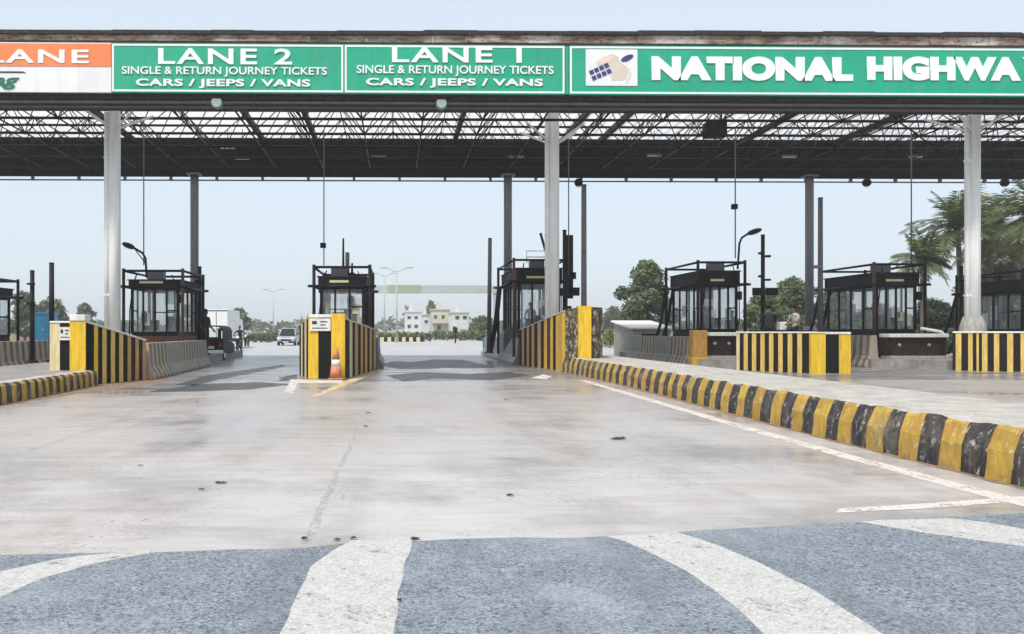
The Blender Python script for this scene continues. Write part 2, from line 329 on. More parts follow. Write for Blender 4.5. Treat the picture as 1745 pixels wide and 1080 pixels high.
# ------------------------------------------------------------------ setting
rnd = random.Random(7)
def sheet(name, pts, z, mat, label, kind='structure', cat=None, group=None, close=True):
    m = MB(); m.add([(p[0], p[1], z) for p in pts], [list(range(len(pts)))])
    return m.build(name, mat, None, label, cat, group, kind)
def grid_sheet(name, x0, x1, y0, y1, z, mat, label):
    return sheet(name, [(x0, y0), (x1, y0), (x1, y1), (x0, y1)], z, mat, label)
grid_sheet('ground', -2500, 2500, -300, 4500, -.06, M['ground'], 'scrubby earth and grass beyond the toll plaza')
grid_sheet('concrete_pavement', -40, 60, -12, 21.6, -.001, M['concrete'], 'pale streaky concrete pavement in front of the toll lanes')
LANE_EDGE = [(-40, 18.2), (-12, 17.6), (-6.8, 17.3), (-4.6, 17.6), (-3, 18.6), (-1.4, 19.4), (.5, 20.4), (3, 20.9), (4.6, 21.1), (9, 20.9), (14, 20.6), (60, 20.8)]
grid_sheet('far_pavement', -40, 60, 42, 66, 0, M['far_road'], 'pale pavement just past the toll booths')
sheet('road', [(-26, 66), (13, 66), (10, 150), (6, 420), (-18, 420), (-24, 150)], -.012, M['far_road'], 'pale highway running away to the horizon')

def ragged(pts, amp, step=.12, seed=1):
    out = []
    for i in range(len(pts) - 1):
        a, b = Vector(pts[i]), Vector(pts[i + 1]); n = max(1, int((b - a).length / step))
        for k in range(n):
            p = a.lerp(b, k / n); q = mnoise.noise_vector(Vector((p.x * 3.1, p.y * 3.1, seed))) * amp + mnoise.noise_vector(Vector((p.x * 11, p.y * 11, seed + 5))) * amp * .5
            out.append((p.x + q.x, p.y + q.y, p.z))
    out.append(tuple(pts[-1])); return out
edge = [(-700, 962), (-200, 950), (0, 946), (250, 940), (400, 937), (520, 933), (600, 925), (690, 921), (850, 917), (1050, 914), (1160, 905), (1300, 898), (1460, 889), (1620, 880), (1745, 874), (1850, 870)]
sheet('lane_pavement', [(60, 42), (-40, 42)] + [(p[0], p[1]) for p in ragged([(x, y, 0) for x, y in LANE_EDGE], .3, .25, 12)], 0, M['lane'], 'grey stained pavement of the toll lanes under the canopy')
grid_sheet('lane_base', -40, 60, 21.6, 42, -.006, M['concrete'], 'concrete bed under the toll lane pavement') if False else None
eb = ragged([G(*p) for p in edge], .025)
sheet('asphalt', [(-9, -12), (5.02, -12), (5.02, eb[-1][1])] + [(p[0], p[1]) for p in eb[::-1]] + [(-9, eb[0][1])], .0004, M['asphalt'], 'blue grey chipping asphalt apron in the foreground')
def marking(pts, label, mat='marking', amp=.016, z=.0012, name='road_marking'):
    q = [G(*p) for p in pts]; q.append(q[0]); q = ragged(q, amp, .1, 3)[:-1]
    return sheet(name, q, z, M[mat], label)
marking([(380, 1240), (478, 1080), (505, 1010), (530, 966), (568, 937), (600, 921), (704, 919), (690, 965), (680, 1010), (671, 1080), (650, 1240)], 'broad worn white band in the middle of the foreground asphalt')
marking([(1035, 914), (1060, 920), (1105, 940), (1160, 969), (1215, 1005), (1260, 1043), (1312, 1088), (1440, 1240), (1720, 1240), (1510, 1083), (1440, 1037), (1370, 996), (1300, 962), (1230, 931), (1170, 911), (1150, 906)], 'white band curving to the right across the foreground asphalt')
marking([(1465, 889), (1572, 907), (1660, 920), (1745, 931), (1950, 962), (1950, 930), (1745, 901), (1680, 890), (1620, 883), (1510, 886)], 'white band at the right edge of the foreground asphalt')
marking([(-500, 1300), (-200, 1110), (0, 1017), (70, 986), (150, 963), (250, 943), (255, 939), (180, 943), (100, 952), (0, 974), (-200, 1035), (-500, 1150)], 'white band curving to the left edge of the foreground')
marking([(1425, 874), (1430, 867), (1600, 856), (1745, 845), (1765, 844), (1765, 852), (1745, 854), (1600, 865)], 'short thin pale line crossing to the kerb', 'edge_line', .01, .0009)
ln = [(4.62, 4.6), (4.56, 6), (4.52, 8), (4.53, 10), (4.6, 13), (4.7, 17), (4.78, 20.5)]
sheet('road_marking', ragged([(x - .1, y, 0) for x, y in ln], .02) + ragged([(x + .1, y, 0) for x, y in ln][::-1], .02), .0012, M['edge_line'], 'long pale edge line beside the striped kerb')
sheet('road_joint', ragged([(-.56, 4.8, 0), (-.53, 9, 0), (-.525, 14.5, 0)], .025) + ragged([(-.5, 14.5, 0), (-.49, 9, 0), (-.5, 4.8, 0)], .025), .0003, M['joint'], 'rough pale joint running up the concrete pavement')
sheet('road_joint', ragged([(-3.9, 4.9, 0), (-3.88, 21, 0)], .008) + ragged([(-3.855, 21, 0), (-3.87, 4.9, 0)], .008), .0003, M['joint'], 'thin pale joint in the left lane concrete')
marking([(585, 650), (600, 645), (652, 627), (656, 629), (606, 650), (540, 676), (530, 676)], 'yellow painted line leading off the middle island', 'yellow_line', .03, .0012)
marking([(485, 668), (495, 646), (585, 648), (583, 653), (507, 653), (499, 670)], 'faded white painted line around the middle island nose', 'edge_line', .03, .0009)
marking([(905, 644), (925, 638), (940, 641), (930, 646)], 'faded white patch beside the right island wall', 'edge_line', .03, .0009)
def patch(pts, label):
    return marking(pts, label, 'patch', .12, .0006, 'lane_patch')
def patch_mat():
    t = NT('dark_lane_patch'); n = t.noise((.5, 1.3, 1), 6, .75, 1.6); n2 = t.noise((1, 1, 1), 5, .8, 5)
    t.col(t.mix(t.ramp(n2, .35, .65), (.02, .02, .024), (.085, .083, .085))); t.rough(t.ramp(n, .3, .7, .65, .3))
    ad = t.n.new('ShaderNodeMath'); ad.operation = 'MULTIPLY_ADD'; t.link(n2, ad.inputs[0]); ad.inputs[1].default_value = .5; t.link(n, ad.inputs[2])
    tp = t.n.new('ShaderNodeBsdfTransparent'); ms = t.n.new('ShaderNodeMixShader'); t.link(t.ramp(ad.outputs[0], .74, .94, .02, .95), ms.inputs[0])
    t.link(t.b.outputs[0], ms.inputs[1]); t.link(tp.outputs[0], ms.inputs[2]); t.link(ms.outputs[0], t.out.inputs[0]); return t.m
M['patch'] = patch_mat()  # dark, partly see-through patches laid over the lanes
patch([(648, 622), (668, 615), (700, 617), (740, 612), (790, 613), (826, 621), (845, 626), (800, 628), (760, 627), (720, 629), (680, 629)], 'dark patch in the lane right of the middle island')
patch([(300, 656), (345, 641), (420, 630), (482, 621), (488, 624), (450, 632), (380, 645), (330, 657)], 'dark streak slanting across the left lane')
patch([(655, 640), (720, 634), (800, 637), (870, 633), (900, 640), (840, 648), (740, 645), (690, 650)], 'broken dark patch across the right lane in front of the long dark patch')
patch([(250, 668), (330, 655), (440, 651), (500, 655), (430, 663), (330, 667)], 'broken dark patch at the mouth of the left lane')
patch([(480, 642), (505, 637), (510, 646), (470, 650)], 'small dark patch left of the middle island nose')
# dirt along the kerb foot
def dirt_strip(name, xs, label, wd=.16):
    a = ragged([(x, y, 0) for x, y in xs], .05, .1, 8); b = [(x + wd, y) for x, y, z in [(q[0], q[1], 0) for q in [(x, y) for x, y in xs]][::-1]]
    sheet(name, a + [(p[0], p[1], 0) for p in b], .0002, M['dirt'], label)
dirt_strip('dirt_strip', [(4.95, 4.5), (4.98, 9), (5.08, 14), (5.2, 19), (5.15, 23)], 'reddish dirt gathered along the foot of the right kerb', .25)
dirt_strip('dirt_strip', [(-6.86, 8), (-6.72, 14), (-6.7, 18), (-6.5, 20), (-6.7, 24)], 'reddish dirt washed out from the left kerb', -.25) if False else None
sheet('dirt_strip', ragged([(-6.9, 8, 0), (-6.55, 14, 0), (-6.35, 17, 0), (-5.6, 19, 0), (-6.1, 22, 0)], .12) + [(-6.9, 22, 0), (-7, 8, 0)], .0002, M['dirt'], 'reddish dirt washed out from the left kerb')

# kerbs: painted bands, worn bevelled profile
def kerb(path, side, h, step, label, seed, prof, name='striped_kerb'):
    m = MB(); rr = random.Random(seed)
    pts = [Vector((x, y, 0)) for x, y in path]; L = [0]
    for i in range(1, len(pts)): L.append(L[-1] + (pts[i] - pts[i - 1]).length)
    def at(s):
        for i in range(1, len(pts)):
            if s <= L[i] or i == len(pts) - 1: return pts[i - 1].lerp(pts[i], (s - L[i - 1]) / (L[i] - L[i - 1]))
    s = 0; k = 0
    while s < L[-1] - .05:
        e = min(L[-1], s + step * rr.uniform(.86, 1.14)); n = 3; rings = []
        for j in range(n + 1):
            p = at(s + (e - s) * j / n); ring = []
            for (dx, z) in prof:
                q = mnoise.noise(Vector((p.y * 2.3, z * 5, seed))) * .022 + mnoise.noise(Vector((p.y * 7, z * 9, seed))) * .012
                ring.append((p.x + side * (dx + (q * .6 if dx < .3 else 0)), p.y + mnoise.noise(Vector((p.y, z * 4, seed + 9))) * .03, max(0, z * h + (q if z > .1 else 0))))
            rings.append(ring)
        np_ = len(prof); base = sum(rings, []); fs = []
        for j in range(n):
            for i in range(np_ - 1): fs.append([j * np_ + i, (j + 1) * np_ + i, (j + 1) * np_ + i + 1, j * np_ + i + 1])
        m.add(base, fs[:], k % 2, False)
        # the top and back are bare concrete
        top0 = np_ - 3
        for fi in range(len(fs)):
            if fi % (np_ - 1) >= top0: m.m[len(m.m) - len(fs) + fi] = 2
        s = e; k += 1
    return m.build(name, [M['kerb_yellow'], M['kerb_black'], M['median_top']], None, label, 'kerb')
PR = [(0, 0), (.012, .3), (.02, .55), (.085, .93), (.11, 1), (.45, 1.0), (.46, .85)]
kerb([(5.06, 2), (5.04, 6.4), (5.05, 9.5), (5.2, 14), (5.33, 18.5), (5.27, 23), (5.2, 25.2)], 1, .45, .285, 'long weathered yellow and black banded kerb along the right hand median', 3, PR)
kerb([(-6.72, 7), (-6.76, 14), (-6.95, 18.85)], -1, .35, .19, 'low yellow and black banded kerb at the left edge of the road', 5, [(0, 0), (.005, .4), (.02, .85), (.06, .98), (.12, 1), (.4, 1), (.41, .85)])
def slab(name, pts, z0, z1, mat, label):
    m = MB(); m.hexa([(x, y, z0) for x, y in pts], [(x, y, z1) for x, y in pts]); return m.build(name, mat, None, label, None, None, 'structure')
slab('median', [(5.5, 2), (5.48, 9.5), (5.66, 14), (5.78, 18.5), (5.72, 23), (6.2, 27), (7.3, 27), (7.25, 18), (7.1, 8), (7.1, 2)], -.02, .435, M['median_top'], 'dusty whitish top of the right hand median')
slab('island_floor', [(-7.15, 7), (-7.18, 14), (-7.37, 18.9), (-7.2, 24), (-7.6, 40), (-10.4, 40), (-10.4, 7)], -.02, .335, M['island_floor'], 'raised concrete floor of the left toll island')
slab('island_floor', [(-2.3, 23), (-1.2, 23), (-.95, 27), (-.95, 38), (-2.5, 38), (-2.55, 27)], -.02, .3, M['island_floor'], 'raised concrete floor of the middle toll island')
slab('island_floor', [(5.3, 27.1), (7.3, 27.1), (7.3, 42), (5.4, 42)], -.02, .3, M['island_floor'], 'raised concrete floor of the toll island at the end of the median')
slab('island_floor', [(10.2, 27.9), (11.4, 26.4), (14, 26.3), (14.4, 38), (10.6, 38)], -.02, .3, M['island_floor'], 'raised concrete floor of the first island on the right')
slab('island_floor', [(16.4, 27.5), (18.2, 26.3), (21, 26.3), (21.6, 38), (16.8, 38)], -.02, .3, M['island_floor'], 'raised concrete floor of the far right island')
slab('island_floor', [(-15.6, 22), (-12.3, 22), (-12.3, 40), (-15.6, 40)], -.02, .3, M['island_floor'], 'raised concrete floor of the far left island')

# ------------------------------------------------------------------ canopy
CX0, CX1, YF, YB, ZB, ZT = -24.0, 33.5, 23.95, 37.0, 8.38, 9.95
canopy = thing('canopy', 'wide toll plaza canopy with space frame roof and rusty front edge', 'canopy', (5, 30, 0))
m = MB(); n = int((CX1 - CX0) / .45)
xs = []; x = CX0
while x < CX1: xs += [(x, 0), (x + .2, 0), (x + .25, .07), (x + .4, .07)]; x += .45
m.add([(x, YF + .1, ZT + .1 + dz) for x, dz in xs] + [(x, YB - .05, ZT + .1 + dz) for x, dz in xs], [[i, i + 1, i + 1 + len(xs), i + len(xs)] for i in range(len(xs) - 1)])
m.build('roof_sheet', M['roof'], canopy)
for k in range(6):
    y = YF + .9 + k * 2.35; m = MB(); m.box(CX0, CX1, y - .025, y + .025, ZT + .0, ZT + .09); m.build('purlin', M['dark_steel'], canopy)
def zed(y): return ZB
STEP = 2.05; nx = int((CX1 - CX0) / STEP)
rows = [YF + 1.3 + i * 2.05 for i in range(6)]
for r_, y in enumerate(rows):
    m = MB(); m.tube([(CX0, y, ZB + .08), (CX1, y, ZB + .08)], .05, 6)
    for i in range(nx + 1):
        x = CX0 + .3 + i * STEP
        for dx, dy in ((-.5, -.5), (.5, -.5), (-.5, .5), (.5, .5)):
            yt = y + dy * 2.05
            if YF + .1 < yt < YB - .1: m.tube([(x, y, ZB + .08), (x + dx * STEP, yt, ZT - .12)], .02, 5)
        m.ball((x, y, ZB + .08), .07, seg=6, rings=4)
    m.build('truss', M['dark_steel'], canopy)
for i in range(0, nx + 1):
    x = CX0 + .3 + i * STEP; m = MB(); m.tube([(x, rows[0], ZB + .08), (x, rows[-1], ZB + .08)], .03, 5)
    if x + STEP / 2 < CX1: m.tube([(x + STEP / 2, YF + .3, ZT - .12), (x + STEP / 2, YB - .3, ZT - .12)], .025, 5)
    m.build('tie_bar', M['dark_steel'], canopy)
for px in (365, 488, 812, 1062, 1150, 1480, 60, 1700):
    x = P(px, 185, 26).x; m = MB(); m.box(x - .09, x + .09, YF + .3, YB - .3, ZT - .34, ZT - .13); m.build('beam', M['dark_steel'], canopy)
m = MB(); m.box(CX0, CX1, YF - .02, YF + .08, 8.26, 9.86); m.build('fascia_panel', M['gutter'], canopy)
m = MB(); m.box(CX0, CX1, YF + .08, YF + 1.5, 8.2, 8.3); m.build('shade_panel', M['shade_panel'], canopy)  # added dark sheet standing in for the shaded girder behind the fascia
for zz in (8.16, 8.22):
    m = MB(); m.tube([(CX0, YF + .25 + (zz - 8.16) * 12, zz - .03), (CX1, YF + .25 + (zz - 8.16) * 12, zz - .03)], .05, 8); m.build('conduit', M['pole_grey'], canopy)
# rusty roof edge above the sign boards: uneven sheet, dark gutter on top
m = MB(); x = CX0
while x < CX1:
    l = rnd.uniform(.8, 2.4); z1 = 10.12 + rnd.uniform(-.02, .02) + (.05 * math.sin(x * .12)); dy = rnd.uniform(-.02, .02)
    m.box(x, min(CX1, x + l - .012), YF - .02 + dy, YF + .05 + dy, 9.87, z1); x += l
m.build('roof_edge', M['rusty_edge'], canopy)
m = MB(); x = CX0
while x < CX1:
    l = rnd.uniform(1.2, 3); z0 = 10.08 + rnd.uniform(-.006, .006) + (.04 * math.sin(x * .12)); dy = rnd.uniform(-.01, .01)
    m.box(x, min(CX1, x + l), YF - .1 + dy, YF + .1 + dy, z0, z0 + rnd.uniform(.1, .13)); x += l
m.build('gutter', M['gutter'], canopy)
m = MB(); m.box(CX0, CX1, YB, YB + .1, ZB - .02, 10.35)
for i in range(48): m.box(CX0 + .6 + i * 1.2, CX0 + .66 + i * 1.2, YB - .03, YB, ZB + .02, 10.0)
m.build('rear_fascia', M['band'], canopy)
m = MB(); m.tube([(CX0, YB + .1, ZB - .17), (CX1, YB + .1, ZB - .17)], .035, 6)
for i in range(27): m.box(CX0 + 1 + i * 2.1, CX0 + 1.12 + i * 2.1, YB + .04, YB + .16, ZB - .2, ZB - .02)
m.build('conduit', M['pole_grey'], canopy)
CXS = [-23.1, -9.09, 5.07, 18.86, 32.8]
for x in CXS:
    mid = x == 5.07; xb, x, yc, zc = x, (P(942, 500, 28).x if mid else x), (28 if mid else 26), (9.2 if mid else 8.35)
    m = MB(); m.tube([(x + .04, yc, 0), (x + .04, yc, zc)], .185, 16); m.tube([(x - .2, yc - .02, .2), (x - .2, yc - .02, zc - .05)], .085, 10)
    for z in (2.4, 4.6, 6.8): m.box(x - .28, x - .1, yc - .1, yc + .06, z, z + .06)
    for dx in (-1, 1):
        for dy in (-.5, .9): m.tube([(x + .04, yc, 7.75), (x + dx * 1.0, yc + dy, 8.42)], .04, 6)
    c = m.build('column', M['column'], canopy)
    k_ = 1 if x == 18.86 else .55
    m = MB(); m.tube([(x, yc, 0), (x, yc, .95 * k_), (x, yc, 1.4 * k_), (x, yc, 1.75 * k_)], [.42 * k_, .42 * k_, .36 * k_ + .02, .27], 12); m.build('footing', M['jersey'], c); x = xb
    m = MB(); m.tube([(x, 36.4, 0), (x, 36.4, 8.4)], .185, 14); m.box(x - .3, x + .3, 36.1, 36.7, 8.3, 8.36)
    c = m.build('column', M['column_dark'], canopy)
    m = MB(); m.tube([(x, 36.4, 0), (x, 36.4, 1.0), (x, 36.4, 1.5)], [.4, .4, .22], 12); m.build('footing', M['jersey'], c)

# ------------------------------------------------------------------ sign boards and their lettering
def lettering(body, x0, x1, z0, z1, y, mat, parent, bold=.0, shear=0, ext=.012, sp=1.0, name='lettering', word=1.0):
    cu = bpy.data.curves.new('text', 'FONT'); cu.body = body; cu.size = 1; cu.offset = bold; cu.extrude = ext; cu.space_character = sp; cu.shear = shear; cu.space_word = word; cu.resolution_u = 5
    to = bpy.data.objects.new('text', cu); col.objects.link(to); dg = bpy.context.evaluated_depsgraph_get(); dg.update()
    me = bpy.data.meshes.new_from_object(to.evaluated_get(dg)); col.objects.unlink(to); bpy.data.objects.remove(to)
    xs = [v.co.x for v in me.vertices]; ys = [v.co.y for v in me.vertices]
    fx, fz = (x1 - x0) / (max(xs) - min(xs)), (z1 - z0) / (max(ys) - min(ys)); bx, by = min(xs), min(ys)
    o = ORG[parent.name]
    for v in me.vertices:
        c = v.co.copy(); v.co = Vector((x0 + (c.x - bx) * fx, y - c.z, z0 + (c.y - by) * fz)) - o
    me.materials.clear(); me.materials.append(mat)
    ob = bpy.data.objects.new(name, me); col.objects.link(ob); ob.parent = parent; ORG[ob.name] = o
    return ob
YS = 23.82
def X(px, Y=YS): return P(px, 120, Y).x
def Z(px, py, Y=YS): return P(px, py, Y).z
def frame_strips(m, x0, x1, z0, z1, t, y0, y1):
    m.box(x0, x1, y0, y1, z1 - t, z1); m.box(x0, x1, y0, y1, z0, z0 + t); m.box(x0, x0 + t, y0, y1, z0 + t, z1 - t); m.box(x1 - t, x1, y0, y1, z0 + t, z1 - t)
def board(name, label, px0, px1, mat, border='letter', z0=8.3, z1=9.76, cat='sign', xa=None, xb=None):
    x0 = X(px0) if xa is None else xa; x1 = X(px1) if xb is None else xb
    t = thing(name, label, cat, ((x0 + x1) / 2, YS, z0))
    m = MB(); m.box(x0, x1, YS, YS + .09, z0, z1); m.build('board', mat, t)
    if border:
        m = MB(); frame_strips(m, x0 + .02, x1 - .02, z0 + .03, z1 - .03, .055, YS - .012, YS - .002); m.build('border', M[border], t)
    return t, x0, x1
def tl(px, py0, px1, py1): return X(px), X(px1), Z(px, py1), Z(px, py0)
s2, a0, a1 = board('lane_sign', 'green overhead board reading LANE 2 over two smaller white lines, left of its twin', 190, 586, M['sign_green'])
for txt, b, bold, sp in (('LANE 2', (270, 82, 498, 109), .02, 1.15), ('SINGLE & RETURN JOURNEY TICKETS', (208, 113, 557, 130), .012, 1.0), ('CARS / JEEPS / VANS', (232, 134, 529, 150), .03, 1.05)):
    x0, x1, z0, z1 = tl(*b); lettering(txt, x0, x1, z0, z1, YS - .016, M['letter'], s2, bold, sp=sp)
s1, a0, a1 = board('lane_sign', 'green overhead board reading LANE 1 over two smaller white lines, right of its twin', 586.5, 963, M['sign_green'])
for txt, b, bold, sp in (('LANE 1', (668, 80, 889, 106), .02, 1.15), ('SINGLE & RETURN JOURNEY TICKETS', (608, 111, 943, 129), .012, 1.0), ('CARS / JEEPS / VANS', (624, 133, 925, 149), .03, 1.05)):
    x0, x1, z0, z1 = tl(*b); lettering(txt, x0, x1, z0, z1, YS - .016, M['letter'], s1, bold, sp=sp)
s3, a0, a1 = board('highway_sign', 'long green overhead board reading NATIONAL HIGHWAYS with map emblem', 970, 1745, M['sign_green'], xb=30.5)
x0, x1, z0, z1 = tl(1110, 95, 1453, 137); lettering('NATIONAL', x0, x1, z0, z1 - .01, YS - .016, M['letter'], s3, .07, sp=1.06)
x0, x1, z0, z1 = tl(1477, 96, 1739, 137); wdt = (x1 - x0)
lettering('HIGHWA', x0, x1, z0, z1, YS - .016, M['letter'], s3, .07, sp=1.06)
lettering('YS', x1 + .04, x1 + .04 + wdt * .3, z0, z1, YS - .016, M['letter'], s3, .07, sp=1.06)
# emblem
x0, x1, z0, z1 = tl(998, 84, 1086, 146); ew, eh = x1 - x0, z1 - z0
m = MB(); m.box(x0, x1, YS - .016, YS - .003, z0, z1); em = m.build('emblem', M['sign_white'], s3)
def E(u, v): return (x0 + u * ew, z1 - v * eh)
m = MB(); m.prism([E(*p) for p in ((.34, .22), (.5, .13), (.62, .2), (.68, .38), (.78, .45), (.82, .62), (.76, .84), (.5, .86), (.47, .6), (.3, .5), (.2, .4))], 'y', YS - .022, YS - .017, 0); m.build('map_shape', M['logo_beige'], em)
m = MB(); m.prism([E(*p) for p in ((.2, .36), (.34, .2), (.5, .12), (.6, .18), (.5, .3), (.36, .4), (.26, .46))], 'y', YS - .026, YS - .0225, 0); m.build('map_shade', M['logo_pink'], em)
m = MB(); ca, sa = math.cos(R(24)), math.sin(R(24))
for row, v in enumerate((-.085, .085)):
    for i in range(4):
        cu_, cv_ = .28 + (i - 1.5) * .105, v
        q = []
        for du, dv in ((-.042, -.06), (.042, -.06), (.042, .06), (-.042, .06)):
            U = (cu_ + du - .28) * ew; V = (cv_ + dv) * eh; q.append((x0 + .28 * ew + U * ca + V * sa, z1 - .62 * eh - (V * ca - U * sa)))
        m.prism(q, 'y', YS - .031, YS - .0265)
m.build('road_mark', M['logo_blue'], em)
m = MB(); q = []
for k in range(14):
    t_ = 2 * math.pi * k / 14; U = .13 * ew * math.cos(t_); V = .075 * eh * math.sin(t_); q.append((x0 + .8 * ew + U * ca - V * sa, z1 - .24 * eh + U * sa + V * ca))
m.prism(q, 'y', YS - .03, YS - .0265); m.build('oval_mark', M['logo_blue'], em)
m = MB(); m.prism([E(*p) for p in ((.8, .5), (.86, .5), (.88, .72), (.82, .92), (.76, .92), (.83, .7))], 'y', YS - .021, YS - .017); m.build('road_mark', M['logo_pink'], em)
# white and orange board at the far left
s0, a0, a1 = board('lane_sign', 'white overhead board with orange LANE strip at the left edge', 0, 189.5, M['sign_white'], None, xa=-15.2)
zo = Z(90, 113); m = MB(); m.box(a0, a1, YS - .012, YS - .002, zo, 9.73); m.build('strip', M['sign_orange'], s0)
x0, x1, z0, z1 = tl(-22, 84, 152, 107); lettering('LANE', x0, x1, z0, z1, YS - .016, M['letter'], s0, .022, sp=1.15)
xl, xr, z0, z1 = tl(-110, 125, 33, 148); lettering('FASTag', xl, xr, z0 - .06, z1, YS - .012, M['letter_green'], s0, .02, shear=.3)
m = MB(); m.prism([(xr - .6, z1 + .03), (xr + .2, z1 + .03), (xr + .12, z1 + .07), (xr - .6, z1 + .07)], 'y', YS - .012, YS - .002); m.build('swoosh', M['letter_dark'], s0)
m = MB(); m.box(X(963.5), X(969.5), YS + .03, YS + .1, 8.32, 9.74); m.build('fixing_post', M['sign_green'], canopy)

# ------------------------------------------------------------------ fittings hung from the canopy
def round_lamp(px, label):
    p = P(px, 181, 24.15); p.z = 8.1
    t = thing('round_lamp', label, 'lamp', (p.x, p.y, p.z - .17), 'round lamps under the sign boards')
    MB().disc((p.x, p.y, p.z), .175, 'y', .16).build('housing', M['lamp_green'], t)
    MB().disc((p.x, p.y - .09, p.z), .145, 'y', .03).build('lens', M['lamp_white'], t)
    MB().box(p.x - .03, p.x + .03, p.y - .03, p.y + .03, p.z + .16, 8.2).build('bracket', M['dark_steel'], t)
round_lamp(370, 'small round white lamp hanging below the LANE 2 board')
round_lamp(752, 'small round white lamp hanging below the LANE 1 board')
def batten(px, py, label, Y=34.2):
    p = P(px, py, Y)
    t = thing('light_fitting', label, 'light', tuple(p), 'light fittings under the canopy')
    MB().box(p.x - .32, p.x + .32, Y - .07, Y + .07, p.z, p.z + .07).build('housing', M['pole_grey'], t, bevel=.01)
    MB().box(p.x - .29, p.x + .29, Y - .05, Y + .05, p.z - .03, p.z - .001).build('diffuser', M['lamp_white'], t)
    MB().tube([(p.x, Y, p.z + .07), (p.x, Y, ZT - .1)], .015, 6).build('stem', M['dark_steel'], t)
for px, py, lb in ((388, 252, 'white strip light hanging right of the left column'), (413, 270, 'lower strip light hanging below its neighbour near the left column'), (645, 268, 'strip light hanging above the middle lane'), (880, 268, 'strip light hanging just left of the centre column'),
                   (1115, 265, 'strip light hanging right of the centre column'), (1345, 267, 'strip light hanging under the L of NATIONAL'), (1560, 267, 'strip light hanging left of the right column')): batten(px, py, lb)
p = P(1218, 222, 29); t = thing('hanging_box', 'dark square cabinet hanging in the canopy frame', 'cabinet', (p.x, 29, p.z - .27))
MB().box(p.x - .38, p.x + .38, 28.8, 29.2, p.z - .27, p.z + .27).build('case', M['band'], t, bevel=.02)
for s in (-.25, .25): MB().tube([(p.x + s, 29, p.z + .27), (p.x + s, 29, ZT)], .02, 6).build('hanger', M['dark_steel'], t)
MB().box(p.x - .3, p.x + .3, 28.78, 28.799, p.z - .2, p.z + .2).build('face', M['glass_dark'], t)
def ball_lamp(px, label):
    p = P(px, 311, YB + .1)
    t = thing('pendant_lamp', label, 'lamp', (p.x, p.y, p.z - .2), 'black pendant lamps along the rear edge')
    MB().ball(p, .2, sc=(1, 1, 1.0)).build('globe', M['black'], t)
    MB().tube([(p.x, p.y, p.z + .17), (p.x, p.y, ZB - .14)], [.07, .03], 8).build('neck', M['dark_steel'], t)
    MB().disc((p.x, p.y, p.z - .17), .1, 'z', .05).build('lens', M['lamp_white'], t)
ball_lamp(1477, 'black globe lamp hanging above the booth beside the right column')
ball_lamp(1712, 'black globe lamp hanging at the far right')
ball_lamp(986, 'black globe lamp hanging just right of the centre column')
def drop_cable(px, py1, Y, label, knob=None):
    p = P(px, py1, Y)
    t = thing('drop_cable', label, 'cable', (p.x, Y, p.z), 'cables hanging from the canopy to the booths')
    MB().tube([(p.x, Y, ZB + .05), (p.x, Y, p.z)], .022, 6).build('rod', M['pole_grey'], t)
    if knob:
        q = P(px, knob, Y); MB().box(q.x - .13, q.x + .07, Y - .08, Y + .08, q.z - .09, q.z + .09).build('camera', M['black'], t, bevel=.02)
drop_cable(245, 452, 29.2, 'thin cable dropping to the booth left of the road'); drop_cable(552, 452, 28.6, 'thin rod dropping to the middle booth with small camera', 418)
drop_cable(969, 470, 29, 'thin cable dropping beside the centre column'); drop_cable(1253, 440, 28.2, 'thin cable dropping to the booth behind the yellow nosed wall', 352); drop_cable(1553, 448, 28.5, 'thin cable dropping to the booth beside the right column')

# ------------------------------------------------------------------ striped crash walls
PAL = ['yellow', 'black', 'dusty_yellow', 'brown_black', 'tan', 'ochre', 'peeling', 'pale_yellow', 'white_paint', 'maroon', 'orange_paint', 'jersey']
PI_ = {n: i for i, n in enumerate(PAL)}
def striped_wall(label, segs, base=(0, 0, 0), caps=True, group=None):
    root = thing('crash_wall', label, 'crash wall', base, group)
    for (p0, p1, h0, h1, zb, stripes, cap) in segs:
        p0, p1 = Vector((p0[0], p0[1], 0)), Vector((p1[0], p1[1], 0)); d = p1 - p0; nrm = Vector((-d.y, d.x, 0)).normalized() * .32
        tot = sum(s[0] for s in stripes); s = 0; m = MB(); e0 = .0
        for wd, mt in stripes:
            a, b = s / tot, (s + wd) / tot; s += wd
            A, B = p0 + d * a, p0 + d * b; ha, hb = h0 + (h1 - h0) * a, h0 + (h1 - h0) * b
            m.hexa([(A.x, A.y, zb), (B.x, B.y, zb), (B.x + nrm.x, B.y + nrm.y, zb), (A.x + nrm.x, A.y + nrm.y, zb)],
                   [(A.x, A.y, ha), (B.x, B.y, hb), (B.x + nrm.x, B.y + nrm.y, hb), (A.x + nrm.x, A.y + nrm.y, ha)], PI_[mt])
        m.build('wall', [M[n] for n in PAL], root)
        if cap:
            c = MB(); q = nrm * .06
            def T(p, k, dz, h): return (p.x - q.x + (nrm.x + 2 * q.x) * k, p.y - q.y + (nrm.y + 2 * q.y) * k, h + dz)
            c.hexa([T(p0, 0, .002, h0), T(p1, 0, .002, h1), T(p1, 1, .002, h1), T(p0, 1, .002, h0)], [T(p0, 0, cap, h0), T(p1, 0, cap, h1), T(p1, 1, cap, h1), T(p0, 1, cap, h0)])
            c.build('coping', M['white_paint'], root, bevel=.012)
    return root
def alt(n, seq, w=1.0, seed=0):
    rr = random.Random(seed); return [(w * rr.uniform(.85, 1.15), seq[i % len(seq)]) for i in range(n)]
